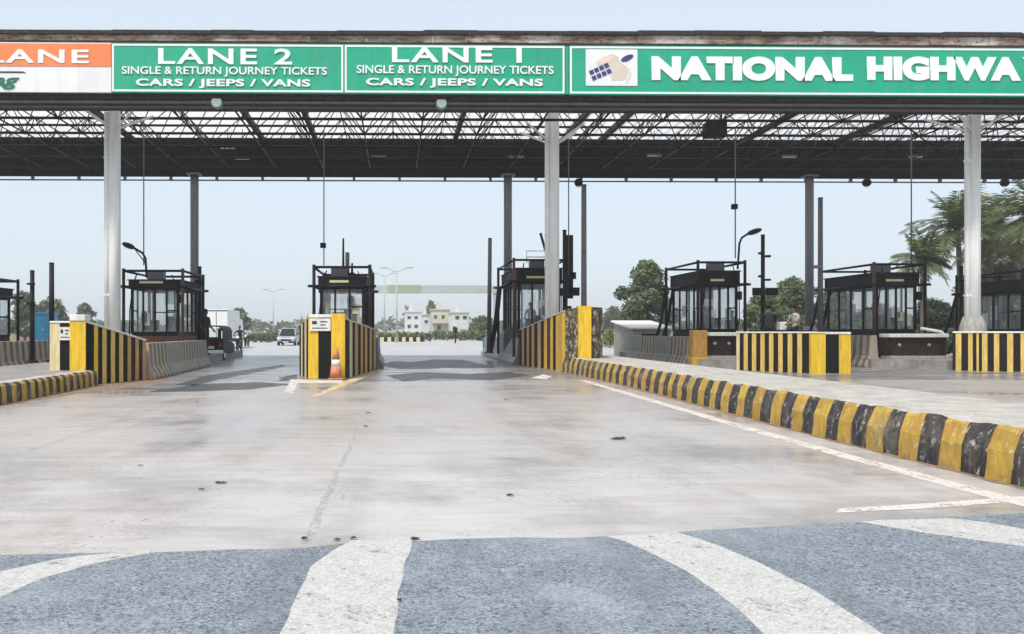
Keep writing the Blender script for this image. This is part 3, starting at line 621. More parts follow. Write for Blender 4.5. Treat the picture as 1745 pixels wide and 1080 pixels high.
# middle island
A, B = (-2.34, 21.45), (-1.36, 21.43)
striped_wall('tall yellow nosed crash wall of the middle island between the two lanes', [
    (A, (A[0] + .62, 21.44), 1.62, 1.62, 0, [(.29, 'yellow'), (.38, 'black')], .09),
    ((A[0] + .622, 21.36), (B[0], 21.35), 1.73, 1.73, 0, [(1, 'yellow')], 0),
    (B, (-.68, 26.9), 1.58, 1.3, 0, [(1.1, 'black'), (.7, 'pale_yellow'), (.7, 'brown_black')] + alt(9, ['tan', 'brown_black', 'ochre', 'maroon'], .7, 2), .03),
    ((-2.82, 23.5), A, 1.42, 1.6, 0, [(.5, 'brown_black'), (.45, 'pale_yellow'), (.6, 'black'), (.5, 'pale_yellow'), (.5, 'black')], 0)], (-1.8, 22, 0))
# left island
xa, xb, xc, xd = (P(q, 600, 18.95).x for q in (80, 98, 120, 147))
we = (-6.5, 21.0)
striped_wall('yellow nosed crash wall at the left with brownish striped wing', [
    ((xa, 19.1), (xc, 19.05), 1.45, 1.45, .1, [(xb - xa, 'pale_yellow'), (xc - xb, 'black')], .05),
    ((xc + .004, 18.9), (xd, 18.9), 1.5, 1.5, .1, [(1, 'yellow')], .15),
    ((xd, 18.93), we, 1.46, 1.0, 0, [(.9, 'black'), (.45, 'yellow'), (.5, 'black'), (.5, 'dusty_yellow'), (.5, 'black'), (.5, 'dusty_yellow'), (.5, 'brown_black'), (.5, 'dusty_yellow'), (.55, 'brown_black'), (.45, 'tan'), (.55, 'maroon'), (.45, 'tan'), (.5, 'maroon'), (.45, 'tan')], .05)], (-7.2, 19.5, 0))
# main right island
striped_wall('rusty ochre striped crash wall running back beside the centre column', [
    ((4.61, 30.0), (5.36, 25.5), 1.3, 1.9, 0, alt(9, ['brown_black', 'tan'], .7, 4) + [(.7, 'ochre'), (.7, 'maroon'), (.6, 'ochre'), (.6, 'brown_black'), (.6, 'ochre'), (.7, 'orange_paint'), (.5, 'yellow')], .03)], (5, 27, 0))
q0, q1, q2, q3 = (P(q, 560, 24.3).x for q in (965, 985, 1007, 1029))
striped_wall('yellow nose block with peeling black sides standing on the median end', [
    ((q0, 24.45), (q1, 24.35), 1.95, 1.98, .43, [(1, 'peeling')], 0), ((q1 + .002, 24.25), (q2, 24.25), 2.03, 2.03, .43, [(1, 'yellow')], 0), ((q2 + .002, 24.35), (q3, 24.45), 2.0, 1.98, .43, [(1, 'peeling')], .02),
    ((q3, 24.5), (q3 + .5, 27), 1.9, 1.4, .43, alt(8, ['pale_yellow', 'brown_black'], 1, 5), 0)], (5.6, 24.4, .43))
# first island on the right
striped_wall('striped crash wall with bright yellow nose in front of the seated man', [
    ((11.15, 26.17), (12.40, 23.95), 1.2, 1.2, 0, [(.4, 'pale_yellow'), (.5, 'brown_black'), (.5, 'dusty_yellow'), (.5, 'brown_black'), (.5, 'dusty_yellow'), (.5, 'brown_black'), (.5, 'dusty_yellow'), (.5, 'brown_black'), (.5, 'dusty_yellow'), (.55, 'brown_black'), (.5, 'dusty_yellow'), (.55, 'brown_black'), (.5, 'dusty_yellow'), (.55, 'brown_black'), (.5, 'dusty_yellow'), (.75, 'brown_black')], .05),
    ((12.41, 23.85), (12.86, 23.87), 1.2, 1.2, 0, [(1, 'yellow')], .04), ((12.864, 24.0), (13.75, 24.1), 1.17, 1.17, 0, [(.55, 'black'), (.42, 'yellow')], .07),
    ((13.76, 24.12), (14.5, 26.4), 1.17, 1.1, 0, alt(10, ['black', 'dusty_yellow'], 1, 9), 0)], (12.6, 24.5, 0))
striped_wall('striped crash wall under the right column running out of the picture', [
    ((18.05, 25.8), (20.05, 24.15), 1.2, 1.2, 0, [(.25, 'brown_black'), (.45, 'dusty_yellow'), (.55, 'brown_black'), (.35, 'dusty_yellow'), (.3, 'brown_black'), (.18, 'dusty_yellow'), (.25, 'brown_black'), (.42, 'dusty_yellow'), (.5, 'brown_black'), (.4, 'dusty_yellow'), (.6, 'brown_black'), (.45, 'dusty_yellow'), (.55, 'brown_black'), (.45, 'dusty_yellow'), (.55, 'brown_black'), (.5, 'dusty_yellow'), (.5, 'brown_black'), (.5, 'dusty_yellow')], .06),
    ((20.06, 24.05), (21.7, 24.15), 1.2, 1.2, 0, [(.5, 'yellow'), (.6, 'black'), (.5, 'yellow')], .06)], (19, 25.2, 0))
# small white notices stuck on the black panels of the noses
def notice(x0, x1, y, z0, z1, label):
    t = thing('notice_board', label, 'notice', ((x0 + x1) / 2, y, z0))
    MB().box(x0, x1, y, y + .02, z0, z1).build('board', M['white_paint'], t)
    m = MB(); rr = random.Random(int(x0 * 100)); wd = x1 - x0
    m.box(x0 + wd * .12, x0 + wd * .34, y - .006, y - .001, z0 + (z1 - z0) * .55, z0 + (z1 - z0) * .8)
    m.box(x0 + wd * .5, x0 + wd * .85, y - .006, y - .001, z0 + (z1 - z0) * .7, z0 + (z1 - z0) * .78)
    m.box(x0 + wd * .5, x0 + wd * .78, y - .006, y - .001, z0 + (z1 - z0) * .45, z0 + (z1 - z0) * .52)
    m.box(x0 + wd * .12, x0 + wd * .85, y - .006, y - .001, z0 + (z1 - z0) * .2, z0 + (z1 - z0) * .26)
    m.build('print', M['letter_dark'], t)
notice(-2.3, -1.74, 21.41, 1.27, 1.6, 'white notice fixed on the black panel of the middle island nose')
notice(xb + .01, xc - .02, 19.02, 1.05, 1.36, 'white notice fixed on the black panel of the left island nose')

# ------------------------------------------------------------------ concrete barriers
def jersey(p0, p1, label, mat='jersey', h=.92, group=None, w=1.0):
    p0, p1 = Vector((p0[0], p0[1], 0)), Vector((p1[0], p1[1], 0)); d = (p1 - p0); n = Vector((-d.y, d.x, 0)).normalized()
    prof = [(-.3, 0), (-.3, .09), (-.15, .36), (-.1, 1), (.1, 1), (.15, .36), (.3, .09), (.3, 0)]
    a = [p0 + n * u * w + Vector((0, 0, v * h)) for u, v in prof]; b = [p1 + n * u * w + Vector((0, 0, v * h)) for u, v in prof]
    m = MB(); m.hexa(a, b); o = m.build('concrete_barrier', M[mat], None, label, 'barrier', group, bevel=.02); return o
def jersey_row(p0, p1, n, label, mats=('jersey',), h=.92, group=None):
    p0, p1 = Vector(p0), Vector(p1); out = []
    for i in range(n):
        a = p0.lerp(p1, i / n); b = p0.lerp(p1, (i + .985) / n)
        out.append(jersey(a, b, label(i), mats[i % len(mats)], h, group))
    return out
ORD = ['first', 'second', 'third', 'fourth', 'fifth', 'sixth', 'seventh', 'eighth']
jersey_row((-6.6, 21.2), (-7.05, 29.6), 4, lambda i: f'{ORD[i]} stained concrete barrier behind the left island wing', ('faded_bands', 'jersey'), .95, 'barriers along the left island')
jersey_row((-12.0, 21), (-12.15, 31), 4, lambda i: f'{ORD[i]} concrete barrier from the front at the far left edge', ('faded_bands',), .95, 'barriers along the far left island')
jersey_row((-.72, 27.1), (-.78, 33), 2, lambda i: f'{ORD[i]} dark concrete barrier behind the middle island wing', ('column_dark',), 1.05, 'barriers along the middle island')
jersey_row((4.7, 30.2), (4.95, 44), 5, lambda i: f'{ORD[i]} grimy concrete barrier left of the centre booth', ('column_dark', 'jersey'), 1.0, 'barriers along the centre island')
jersey_row((10.42, 28.25), (10.75, 36.5), 4, lambda i: f'{ORD[i]} grey concrete barrier left of the first right booth', ('faded_bands', 'jersey'), 1.08, 'barriers along the first right island')
jersey_row((16.62, 27.7), (16.95, 36), 4, lambda i: f'{ORD[i]} banded concrete barrier left of the booth beside the right column', ('faded_bands',), 1.12, 'barriers along the far right island')
def island_front(px0, px1, Y, label, zt, seed, slope=False):
    x0, x1 = P(px0, 580, Y).x, P(px1, 580, Y).x
    t = thing('island_front', label, 'low wall', ((x0 + x1) / 2, Y, 0))
    MB().box(x0, x1, Y, Y + .4, .42, zt).build('wall', M['maroon'], t)
    MB().box(x0 - .01, x1 + .01, Y - .12, Y + .45, zt + .001, zt + .13).build('coping', M['white_paint'], t, bevel=.02)
    MB().box(x0, x1, Y - .25, Y + .4, 0, .419).build('plinth', M['jersey'], t, bevel=.02)
    for i in range(2): xx = x0 + (x1 - x0) * (.2 + .5 * i); MB().disc((xx, Y - .02, zt - .25), .05, 'y', .05).build('reflector', M['jersey'], t)
    MB().box(x0 + .02, x0 + .12, Y - .03, Y - .001, .45, zt - .05).build('post', M['brown_black'], t); MB().box(x1 - .2, x1 - .1, Y - .03, Y - .001, .45, zt - .05).build('post', M['brown_black'], t)
    if slope: MB().tube([(x0 + .6 * (x1 - x0), Y + .1, zt + .32), (x1 - .15, Y + .05, zt + .2), (x1 - .02, Y, zt + .02)], .05, 8).build('pipe', M['white_paint'], t)
    return t
island_front(1208, 1256, 27.6, 'dark maroon low wall with white coping below the first right booth', 1.1, 1)
island_front(1512, 1613, 27.4, 'dark maroon low wall with white coping left of the right column wall', 1.05, 2, True)
x0, x1 = P(1181, 580, 27.7).x, P(1206, 580, 27.7).x
t = thing('end_block', 'orange painted end block beside the dark maroon low wall', 'block', ((x0 + x1) / 2, 27.7, 0))
MB().box(x0, x1, 27.7, 28.1, .38, 1.3).build('block', M['orange_paint'], t, bevel=.03); MB().box(x0 - .05, x1 + .02, 27.6, 28.1, 0, .379).build('plinth', M['ochre'], t, bevel=.02)
# white topped concrete block behind the right median
x0, x1 = P(1068, 580, 40).x, P(1132, 580, 40).x
t = thing('concrete_shed', 'low pale concrete block with white sloping top left of the right booth', 'block', ((x0 + x1) / 2, 40, 0))
MB().prism([(40, 0), (43.5, 0), (43.5, 1.75), (40, 1.35)], 'x', x0 + .3, x1 + .3).build('body', M['jersey'], t, bevel=.03)
MB().prism([(39.85, 1.36), (43.6, 1.76), (43.6, 1.86), (39.85, 1.46)], 'x', x0 + .15, x1 + .45).build('top', M['white_paint'], t, bevel=.02)
MB().box(x0 + .75, x0 + 1.5, 39.96, 39.99, .15, 1.15).build('opening', M['brown_black'], t)
jersey((13.6, 36.5), (13.2, 38.2), 'whitish concrete barrier lying before the low pale block', 'white_paint', .8)

# ------------------------------------------------------------------ toll booths
def booth(label, x0, x1, y0, l, rail, top, base_h=1.15, base_mat='maroon', dark=True, nf=4, ns=4, back=True, brace=0, floor=.3, win0=1.3, roofext=.08, accent=None, rust=None):
    t = thing('toll_booth', label, 'booth', ((x0 + x1) / 2, y0, floor)); y1 = y0 + l; st = M['dark_steel']
    MB().box(x0, x1, y0, y1, floor, base_h).build('base', M[base_mat], t, bevel=.015)
    MB().box(x0 + .02, x1 - .02, y0 + .02, y1 - .02, base_h + .001, win0).build('panel', M['dark_steel'], t)
    wt = rail - .04
    def window(a, b, n):
        a, b = Vector((a[0], a[1], 0)), Vector((b[0], b[1], 0)); d = b - a; nn = Vector((-d.y, d.x, 0)).normalized()
        def at(k, z, o=0): p = a + d * k + nn * o; return (p.x, p.y, z)
        m = MB(); m.hexa([at(0.01, win0 + .03, .03), at(.99, win0 + .03, .03), at(.99, win0 + .03, .042), at(0.01, win0 + .03, .042)], [at(0.01, wt, .03), at(.99, wt, .03), at(.99, wt, .042), at(0.01, wt, .042)])
        wdw = m.build('window', M['glass'], t)
        f = MB()
        for i in range(n + 1):
            k = i / n; k = min(max(k, .018), .982); wd = .085 if i in (0, n) else .06
            f.bar(at(k, win0 + .04, .012), at(k, wt - .05, .012), wd, .05)
        f.bar(at(0, win0 + .025, .01), at(1, win0 + .025, .01), .06, .05); f.bar(at(0, wt - .02, .01), at(1, wt - .02, .01), .06, .07)
        kk = 1 - .5 / n; f.bar(at(1 - 1 / n, (win0 + wt) / 2, .012), at(1, (win0 + wt) / 2, .012), .04, .05)
        f.build('frame', st, wdw)
    window((x0, y0), (x1, y0), nf); window((x0, y1), (x0, y0), ns); window((x1, y0), (x1, y1), ns); window((x1, y1), (x0, y1), 2)
    e = roofext
    r = MB().box(x0 - e, x1 + e, y0 - e, y1 + e, rail + .02, top - .32).build('roof', M['band'] if dark else M['white_paint'], t, bevel=.02)
    MB().box(x0 - e - .03, x1 + e + .03, y0 - e - .03, y1 + e + .03, top - .319, top - .28).build('roof_edge', M['gutter'], t)
    MB().box(x0 + .3, x1 - .5, y0 - e - .012, y0 - e - .002, rail + .12, rail + .2).build('sign_strip', M['pale_yellow'], t)
    o = .2
    cs = [(x0 - o, y0 - o), (x1 + o, y0 - o), (x1 + o, y1 + o), (x0 - o, y1 + o)]
    for i, (x, y) in enumerate(cs): MB().tube([(x, y, floor), (x, y, top + .08)], .055, 8).build('guard_post', M['rust_steel'] if rust == i else st, t)
    m = MB()
    for i in range(4): m.tube([cs[i] + (top,), cs[(i + 1) % 4] + (top,)], .042, 8)
    m.build('guard_rail', st, t)
    m = MB()
    for i in range(4):
        a, b = Vector(cs[i] + (rail,)), Vector(cs[(i + 1) % 4] + (rail,)); d = (b - a).normalized() * .2; m.tube([a - d, b + d], .046, 8)
    m.build('guard_rail', st, t)
    if brace:
        xs_ = x0 - o if brace < 0 else x1 + o
        for dy in (0, .8): MB().tube([(xs_, y1 + o - dy, rail), (xs_ + brace * .12, y1 + .5 - dy, 1.6), (xs_ + brace * .3, y1 + 1.1 - dy, .35)], .06, 8).build('brace', st, t)
    MB().box(x0 + .1, x1 - .1, y0 + .15, y0 + .6, win0 + .001, win0 + .05).build('counter', M['brown_black'], t)
    MB().box(x0 + .35, x0 + .85, y0 + .3, y0 + .36, win0 + .1, win0 + .45).build('monitor', M['black'], t)
    MB().box(x1 - .75, x1 - .3, y0 + 1.3, y0 + 1.4, win0 - .05, win0 + .6).build('seat_back', M['black'], t, bevel=.05)
    rr = random.Random(int(abs(x0) * 77)); wx = x1 - x0
    for i in range(3):       # notices taped inside the panes
        u = rr.uniform(.1, .8); h = rr.uniform(.25, .45); zz = rr.uniform(win0 + .15, wt - h - .1)
        MB().box(x0 + wx * u, x0 + wx * u + rr.uniform(.18, .32), y0 + .06, y0 + .066, zz, zz + h).build('notice', M[rr.choice(['white_paint', 'lamp_white', 'pale_yellow'])], t)
    sx_ = x0 if x0 > 0 else x1
    for i in range(2):
        yy = y0 + l * rr.uniform(.15, .8); h = rr.uniform(.3, .6); zz = rr.uniform(win0 + .1, wt - h - .1); q = sx_ + (.06 if x0 > 0 else -.066)
        MB().box(q, q + .006, yy, yy + .35, zz, zz + h).build('notice', M[rr.choice(['white_paint', 'lamp_white'])], t)
    ux = x0 + wx * rr.uniform(.2, .5); MB().box(ux, ux + .55, y0 + .5, y0 + .9, top - .279, top + .05).build('roof_unit', M['pole_grey'], t, bevel=.02)
    MB().tube([(x0 + .2, y0 - .05, top - .1), (x0 + .1, y0 - .12, rail + .1), (x0 - .02, y0 - .1, 2.0), (x0 - .05, y0 - .06, base_h)], .022, 6).build('cable', M['black'], t)
    MB().tube([(x1 - .2, y0 - .1, top - .12), (x1 + .02, y0 - .13, rail - .1), (x1 + .04, y0 - .1, win0 + .2)], .018, 6).build('cable', M['black'], t)
    MB().box(x1 - .02, x1 + .12, y0 - .16, y0 - .03, rail - .55, rail - .25).build('speaker_box', M['black'], t, bevel=.015)
    return t
def bx(px0, px1, Y): return P(px0, 500, Y).x, P(px1, 500, Y).x
x0, x1 = bx(546, 620, 26.4)
tb = booth('dark framed booth on the middle island between the two lanes', x0, x1, 26.5, 3.2, 2.74, 3.36, nf=3, win0=1.45)
x0, x1 = bx(224, 304, 27.7)
booth('dark framed booth on the left island beside the left column', x0, x1, 27.7, 2.5, 2.78, 3.32, nf=4, base_mat='rust_steel', rust=1, base_h=1.1, win0=1.2)
x1 = P(33, 500, 29.9).x - .25; x0 = x1 - 1.7
booth('booth cut off by the left edge of the picture', x0, x1, 26.5, 3.2, 2.5, 3.1, nf=4, win0=1.1)
x0, x1 = bx(884, 955, 30.3)
tm = booth('tall dark booth right behind the centre column', x0, x1, 30.4, 4.2, 3.15, 3.95, nf=3, ns=6, base_mat='black', brace=-1, rust=0)
x0, x1 = bx(1197, 1258, 28.8)
booth('dark framed booth right of the round tree behind the maroon wall', x0, x1, 28.9, 3.0, 2.95, 3.74, nf=4, brace=-1, base_h=1.2)
x0, x1 = bx(1496, 1564, 28.8)
booth('dark framed booth left of the right column', x0, x1, 28.9, 3.3, 2.95, 3.68, nf=4, brace=-1, base_h=1.15, rust=0)
x0, x1 = bx(1748, 1810, 28.8)
booth('booth cut off by the right edge of the picture', x0, x1, 28.9, 3.0, 2.75, 3.45, nf=3, brace=-1)
# white railing and rods on the booth roofs
x0, x1 = bx(899, 935, 30.6); MB().tube([(x0, 30.8, 3.9), (x0, 30.8, 4.35), (x1, 30.8, 4.35), (x1, 30.8, 3.9)], .025, 6).tube([(x0, 30.8, 4.12), (x1, 30.8, 4.12)], .02, 6).build('roof_rail', M['white_paint'], tm)
# ------------------------------------------------------------------ poles, posts and lamps
def pole(px, py0, py1, Y, r, label, lean=0, name='pole', mat='pole_grey', cat='pole', z0=None, parts=()):
    a = P(px, py1, Y); b = P(px + lean, py0, Y)
    if z0 is not None: a.z = z0
    t = thing(name, label, cat, tuple(a))
    MB().tube([a, b], [r, r * .85], 10).build('shaft', M[mat], t)
    MB().disc(a + Vector((0, 0, .03)), r * 2.2, 'z', .06).build('base_plate', M[mat], t)
    MB().disc(b + Vector((0, 0, .015)), r * .95, 'z', .03).build('cap', M['black'], t)
    for (py, dx0, dx1, hgt, nm, mt) in parts:
        k = (py - py1) / (py0 - py1); c = P(px + lean * k, py, Y); s = Y / F
        MB().box(c.x + dx0 * s, c.x + dx1 * s, Y - .12 - r, Y - r + .02, c.z - hgt / 2, c.z + hgt / 2).build(nm, M[mt], t, bevel=.015)
    return t
pole(88, 449, 640, 25.5, .085, 'plain black pole left of the left yellow nose', mat='dark_steel', z0=.3)
pole(55, 462, 640, 25, .075, 'black pole with two short side brackets beside the far left booth', mat='dark_steel', z0=.3, parts=((484, -5, 7, .06, 'bracket', 'black'), (517, -6, 4, .09, 'bracket', 'black')))
pole(833, 407, 600, 35.5, .1, 'slim grey pole left of the tall centre booth', 2, z0=.3)
pole(995, 316, 560, 27.2, .1, 'tall grey pole just right of the centre column', z0=.3, parts=((415, -5, 2, .5, 'junction_box', 'pole_grey'),))
pole(1398, 338, 560, 30, .1, 'grey pole right of the seated man', z0=.3, parts=((455, -14, -2, .12, 'hook', 'column_dark'),))
pole(962, 393, 560, 29.2, .08, 'black post with a tall narrow box beside the centre column', mat='dark_steel', z0=.3, parts=((455, -4, 13, 2.3, 'panel', 'dark_steel'), (497, 6, 24, .3, 'box', 'black'), (470, 8, 18, .25, 'box', 'black'), (540, -3, 10, .8, 'cabinet', 'dark_steel')))
pole(340, 455, 610, 31.6, .09, 'black post at the right rear of the left booth', mat='dark_steel', z0=.3, parts=((482, -6, 8, .25, 'box', 'black'), (520, -8, 5, .3, 'box', 'black')))
pole(1300, 401, 600, 27.75, .075, 'lane signal post with two black crosswise boxes', mat='dark_steel', name='signal_post', cat='signal', z0=.3,
     parts=((497, -20, -3, .26, 'signal_box', 'black'), (497, 3, 22, .26, 'signal_box', 'black'), (432, -10, -2, .08, 'bracket', 'black'), (437, 2, 10, .08, 'bracket', 'black'), (471, -10, -2, .08, 'bracket', 'black'), (477, 2, 10, .07, 'bracket', 'black')))
pole(1638, 455, 600, 27.2, .075, 'lane signal post just left of the right column', mat='dark_steel', name='signal_post', cat='signal', z0=.3,
     parts=((503, -9, -2, .18, 'signal_box', 'black'), (503, 2, 10, .18, 'signal_box', 'black'), (478, -7, 5, .1, 'bracket', 'black')))
for px, py, lb in ((585, 406, 'taller antenna rod on the middle booth roof'), (592, 430, 'short grey antenna stub on the middle booth roof'), (600, 448, 'shortest rod on the right of the middle booth roof')):
    a = P(px, 465, 27.2); b = P(px, py, 27.2); t = thing('antenna', lb, 'antenna', (a.x, a.y, 3.2)); a.z = 3.19
    MB().tube([a, b], [.045, .03] if px != 592 else .07, 8).build('rod', M['dark_steel'] if px != 592 else M['pole_grey'], t); MB().disc((a.x, a.y, 3.22), .1, 'z', .04).build('base_plate', M['dark_steel'], t)
a, b = P(937, 455, 30.9), P(921, 397, 30.9); a.z = 3.77
t = thing('antenna', 'leaning black rod on the tall centre booth roof', 'antenna', tuple(a)); MB().tube([a, b], .05, 8).build('rod', M['dark_steel'], t); MB().disc(a, .1, 'z', .05).build('base_plate', M['dark_steel'], t)
def booth_lamp(pts, Y, z0, label):
    q = [P(px, py, Y) for px, py in pts]; q[0].z = z0
    t = thing('street_lamp', label, 'lamp', tuple(q[0]))
    MB().tube(q[:-1], .04, 8).build('arm', M['dark_steel'], t)
    a, b = q[-2], q[-1]; d = (b - a).normalized()
    m = MB(); m.ball((0, 0, 0), 1, seg=12, rings=8); ln_ = (b - a).length
    rot = Vector((1, 0, 0)).rotation_difference(d)
    m.v = [tuple(a.lerp(b, .5) + rot @ Vector((v[0] * ln_ * .62, v[1] * .13, v[2] * .1))) for v in m.v]; m.build('lamp_head', M['dark_steel'], t)
    m = MB(); m.ball((0, 0, 0), 1, seg=10, rings=6); m.v = [tuple(a.lerp(b, .55) + rot @ Vector((v[0] * ln_ * .4, v[1] * .09, v[2] * .05)) - Vector((0, 0, .06))) for v in m.v]; m.build('lens', M['lamp_white'], t)
    return t, q
t, q = booth_lamp([(250, 470), (248, 440), (243, 431), (228, 422), (210, 415)], 28.3, 3.14, 'curved black lamp arm over the left booth')
MB().tube([q[0] + Vector((0, 0, .45)), q[3]], .02, 6).build('stay', M['dark_steel'], t)
booth_lamp([(1257, 450), (1260, 415), (1264, 405), (1275, 398), (1296, 391)], 29.4, 3.55, 'curved black lamp arm over the first right booth')
# traffic cone in front of the middle island
c = G(573, 646); t = thing('traffic_cone', 'faded striped traffic cone against the middle island nose', 'cone', (c.x, c.y - .12, 0)); c.y -= .12
MB().tube([(c.x, c.y, .04), (c.x, c.y, .36)], [.17, .125], 14).tube([(c.x, c.y, .52), (c.x, c.y, .82)], [.1, .05], 14).build('body', M['cone_orange'], t)
MB().tube([(c.x, c.y, .36), (c.x, c.y, .52)], [.127, .102], 14).build('band', M['white_paint'], t)
MB().box(c.x - .19, c.x + .19, c.y - .19, c.y + .19, 0, .04).build('base', M['cone_orange'], t, bevel=.01)
# litter on the pavement
def litter(px, py, wpx, label, hgt=.014):
    c = G(px, py); s = c.y / F * wpx / 2; rr = random.Random(px); m = MB(); n = 9
    ring = [(c.x + s * math.cos(2 * math.pi * k / n) * rr.uniform(.6, 1.1), c.y + s * .55 * math.sin(2 * math.pi * k / n) * rr.uniform(.5, 1.1), rr.uniform(.004, .012)) for k in range(n)]
    mid = [(c.x + (x - c.x) * .55, c.y + (y - c.y) * .55, hgt * rr.uniform(.5, 1.3)) for x, y, z in ring]
    m.add(ring + mid, [list(range(n))[::-1], [k + n for k in range(n)]] + [[k, (k + 1) % n, (k + 1) % n + n, k + n] for k in range(n)])
    m.build('litter', M['litter'], None, label, 'litter')
litter(1053, 748, 32, 'dark flattened rag lying in the lane near the right kerb', .03)
litter(376, 823, 26, 'dark scrap lying in the left half of the pavement'); litter(344, 835, 14, 'small pale brown scrap just left of the dark scrap'); litter(238, 794, 14, 'small dark speck of litter farthest left on the pavement')
litter(870, 845, 18, 'dark leaf lying right of the worn joint near the asphalt'); litter(627, 704, 10, 'upper of two dark crumbs on the joint before the middle island'); litter(624, 727, 12, 'lower of two dark crumbs on the joint before the middle island')
litter(520, 920, 15, 'dark crumb at the near end of the pavement joint', .018); litter(575, 921, 16, 'dark crumb at the left top corner of the middle white band', .018); litter(603, 919, 14, 'dark crumb on the top edge of the middle white band', .018); litter(708, 919, 24, 'dark crumb at the right top corner of the middle white band', .014)
litter(680, 1025, 10, 'small dark crumb on the right edge of the middle white band'); litter(336, 686, 12, 'small dark crumb in the far left lane entrance'); litter(863, 681, 12, 'small dark crumb in the right lane entrance')

# ------------------------------------------------------------------ people
def person(label, loc, rotz, pose, shirt, trousers, group=None, height=1.72, shoes='rubber', hair=True):
    J = dict(pelvis=(0, 0, .95), waist=(0, 0, 1.1), chest=(0, .01, 1.32), neck=(0, .01, 1.47), jaw=(0, -.025, 1.54), head=(0, -.015, 1.62), crown=(0, 0, 1.68))
    for s, n in ((1, 'l'), (-1, 'r')):
        J.update({n + 'sho': (s * .185, .01, 1.4), n + 'elb': (s * .24, .03, 1.12), n + 'wri': (s * .25, -.05, .88), n + 'hip': (s * .09, 0, .9), n + 'kne': (s * .1, -.02, .5), n + 'ank': (s * .1, .03, .09), n + 'toe': (s * .12, -.14, .04)})
    J.update(pose); J = {k: Vector(v) for k, v in J.items()}
    V, E_, Rr, tags = [], [], [], []
    idx = {}
    def vert(p, r): V.append(Vector(p)); Rr.append(r if isinstance(r, tuple) else (r, r)); return len(V) - 1
    seg = []
    def link(a, b, t): E_.append((a, b)); seg.append((V[a], V[b], t))
    rad = dict(pelvis=(.15, .11), waist=(.135, .095), chest=(.16, .11), neck=(.055, .055), jaw=(.06, .07), head=(.078, .092), crown=(.055, .065), sho=.062, elb=.043, wri=.029, hip=.088, kne=.058, ank=.04, toe=.036)
    for k in ('pelvis', 'waist', 'chest', 'neck', 'jaw', 'head', 'crown'): idx[k] = vert(J[k], rad[k])
    for a, b, t in (('pelvis', 'waist', 'shirt'), ('waist', 'chest', 'shirt'), ('chest', 'neck', 'shirt'), ('neck', 'jaw', 'skin'), ('jaw', 'head', 'skin'), ('head', 'crown', 'skin')): link(idx[a], idx[b], t)
    nose = vert(J['head'] + Vector((0, -.105, -.03)), .014); link(idx['head'], nose, 'skin')
    for n in 'lr':
        sd_ = 1 if n == 'l' else -1
        for k in ('sho', 'elb', 'wri', 'hip', 'kne', 'ank', 'toe'): idx[n + k] = vert(J[n + k], rad[k])
        link(idx['chest'], idx[n + 'sho'], 'shirt'); link(idx[n + 'sho'], idx[n + 'elb'], 'shirt'); link(idx[n + 'elb'], idx[n + 'wri'], 'skin')
        link(idx['pelvis'], idx[n + 'hip'], 'trousers'); link(idx[n + 'hip'], idx[n + 'kne'], 'trousers'); link(idx[n + 'kne'], idx[n + 'ank'], 'trousers'); link(idx[n + 'ank'], idx[n + 'toe'], 'shoe')
        d = (J[n + 'wri'] - J[n + 'elb']).normalized(); side = d.cross(Vector((sd_, 0, .01))).normalized(); inw = side.cross(d).normalized()
        palm = vert(J[n + 'wri'] + d * .075, (.036, .02)); link(idx[n + 'wri'], palm, 'skin')
        for q, (off, ln_) in enumerate(((-.028, .07), (-.01, .085), (.01, .08), (.027, .062))):
            a1 = vert(V[palm] + d * .03 + side * off, .0095); a2 = vert(V[palm] + d * (.03 + ln_ * .5) + side * off * 1.15 + inw * .008, .0085); a3 = vert(V[palm] + d * (.03 + ln_ * .85) + side * off * 1.15 + inw * .025, .007)
            link(palm, a1, 'skin'); link(a1, a2, 'skin'); link(a2, a3, 'skin')
        t1 = vert(V[idx[n + 'wri']] + d * .05 - side * .045 + inw * .01, .011); t2 = vert(V[idx[n + 'wri']] + d * .09 - side * .06 + inw * .02, .009); link(palm, t1, 'skin'); link(t1, t2, 'skin')
    me = bpy.data.meshes.new('person'); me.from_pydata([tuple(v) for v in V], E_, [])
    o = bpy.data.objects.new('tmp', me); col.objects.link(o)
    sk = o.modifiers.new('skin', 'SKIN'); sk.use_smooth_shade = True; o.modifiers.new('sub', 'SUBSURF').levels = 1
    for i, sv in enumerate(me.skin_vertices[0].data): sv.radius = Rr[i]; sv.use_root = (i == 0)
    dg = bpy.context.evaluated_depsgraph_get(); dg.update()
    me2 = bpy.data.meshes.new_from_object(o.evaluated_get(dg)); bpy.data.objects.remove(o)
    order = ['skin', 'shirt', 'trousers', 'shoe']; me2.materials.clear()
    for m_ in (M['skin'], M[shirt], M[trousers], M[shoes]): me2.materials.append(m_)
    for p in me2.polygons:
        c = p.center; best = None
        for a, b, t in seg:
            ab = b - a; k = max(0, min(1, (c - a).dot(ab) / max(1e-9, ab.dot(ab)))); dd = (c - a - ab * k).length
            if best is None or dd < best[0]: best = (dd, t)
        p.material_index = order.index(best[1]); p.use_smooth = True
    sc_ = height / 1.72
    for v in me2.vertices: v.co *= sc_
    body = bpy.data.objects.new('person', me2); col.objects.link(body); body.location = loc; body.rotation_euler = (0, 0, rotz)
    tag(body, label, 'person', group); ORG[body.name] = Vector((0, 0, 0))
    h = J['head'] * sc_
    if hair: MB().ball((h.x, h.y + .016, h.z + .035), .095 * sc_, sc=(.92, 1.03, .82), seg=14, rings=9).build('hair', M['hair'], body)
    for s in (-1, 1):
        MB().ball((h.x + s * .031, h.y - .088, h.z - .002), .0105, seg=8, rings=6).build('eye', M['black'], body)
        MB().ball((h.x + s * .083, h.y + .005, h.z - .015), .025, sc=(.4, .7, 1.1), seg=8, rings=6).build('ear', M['skin'], body)
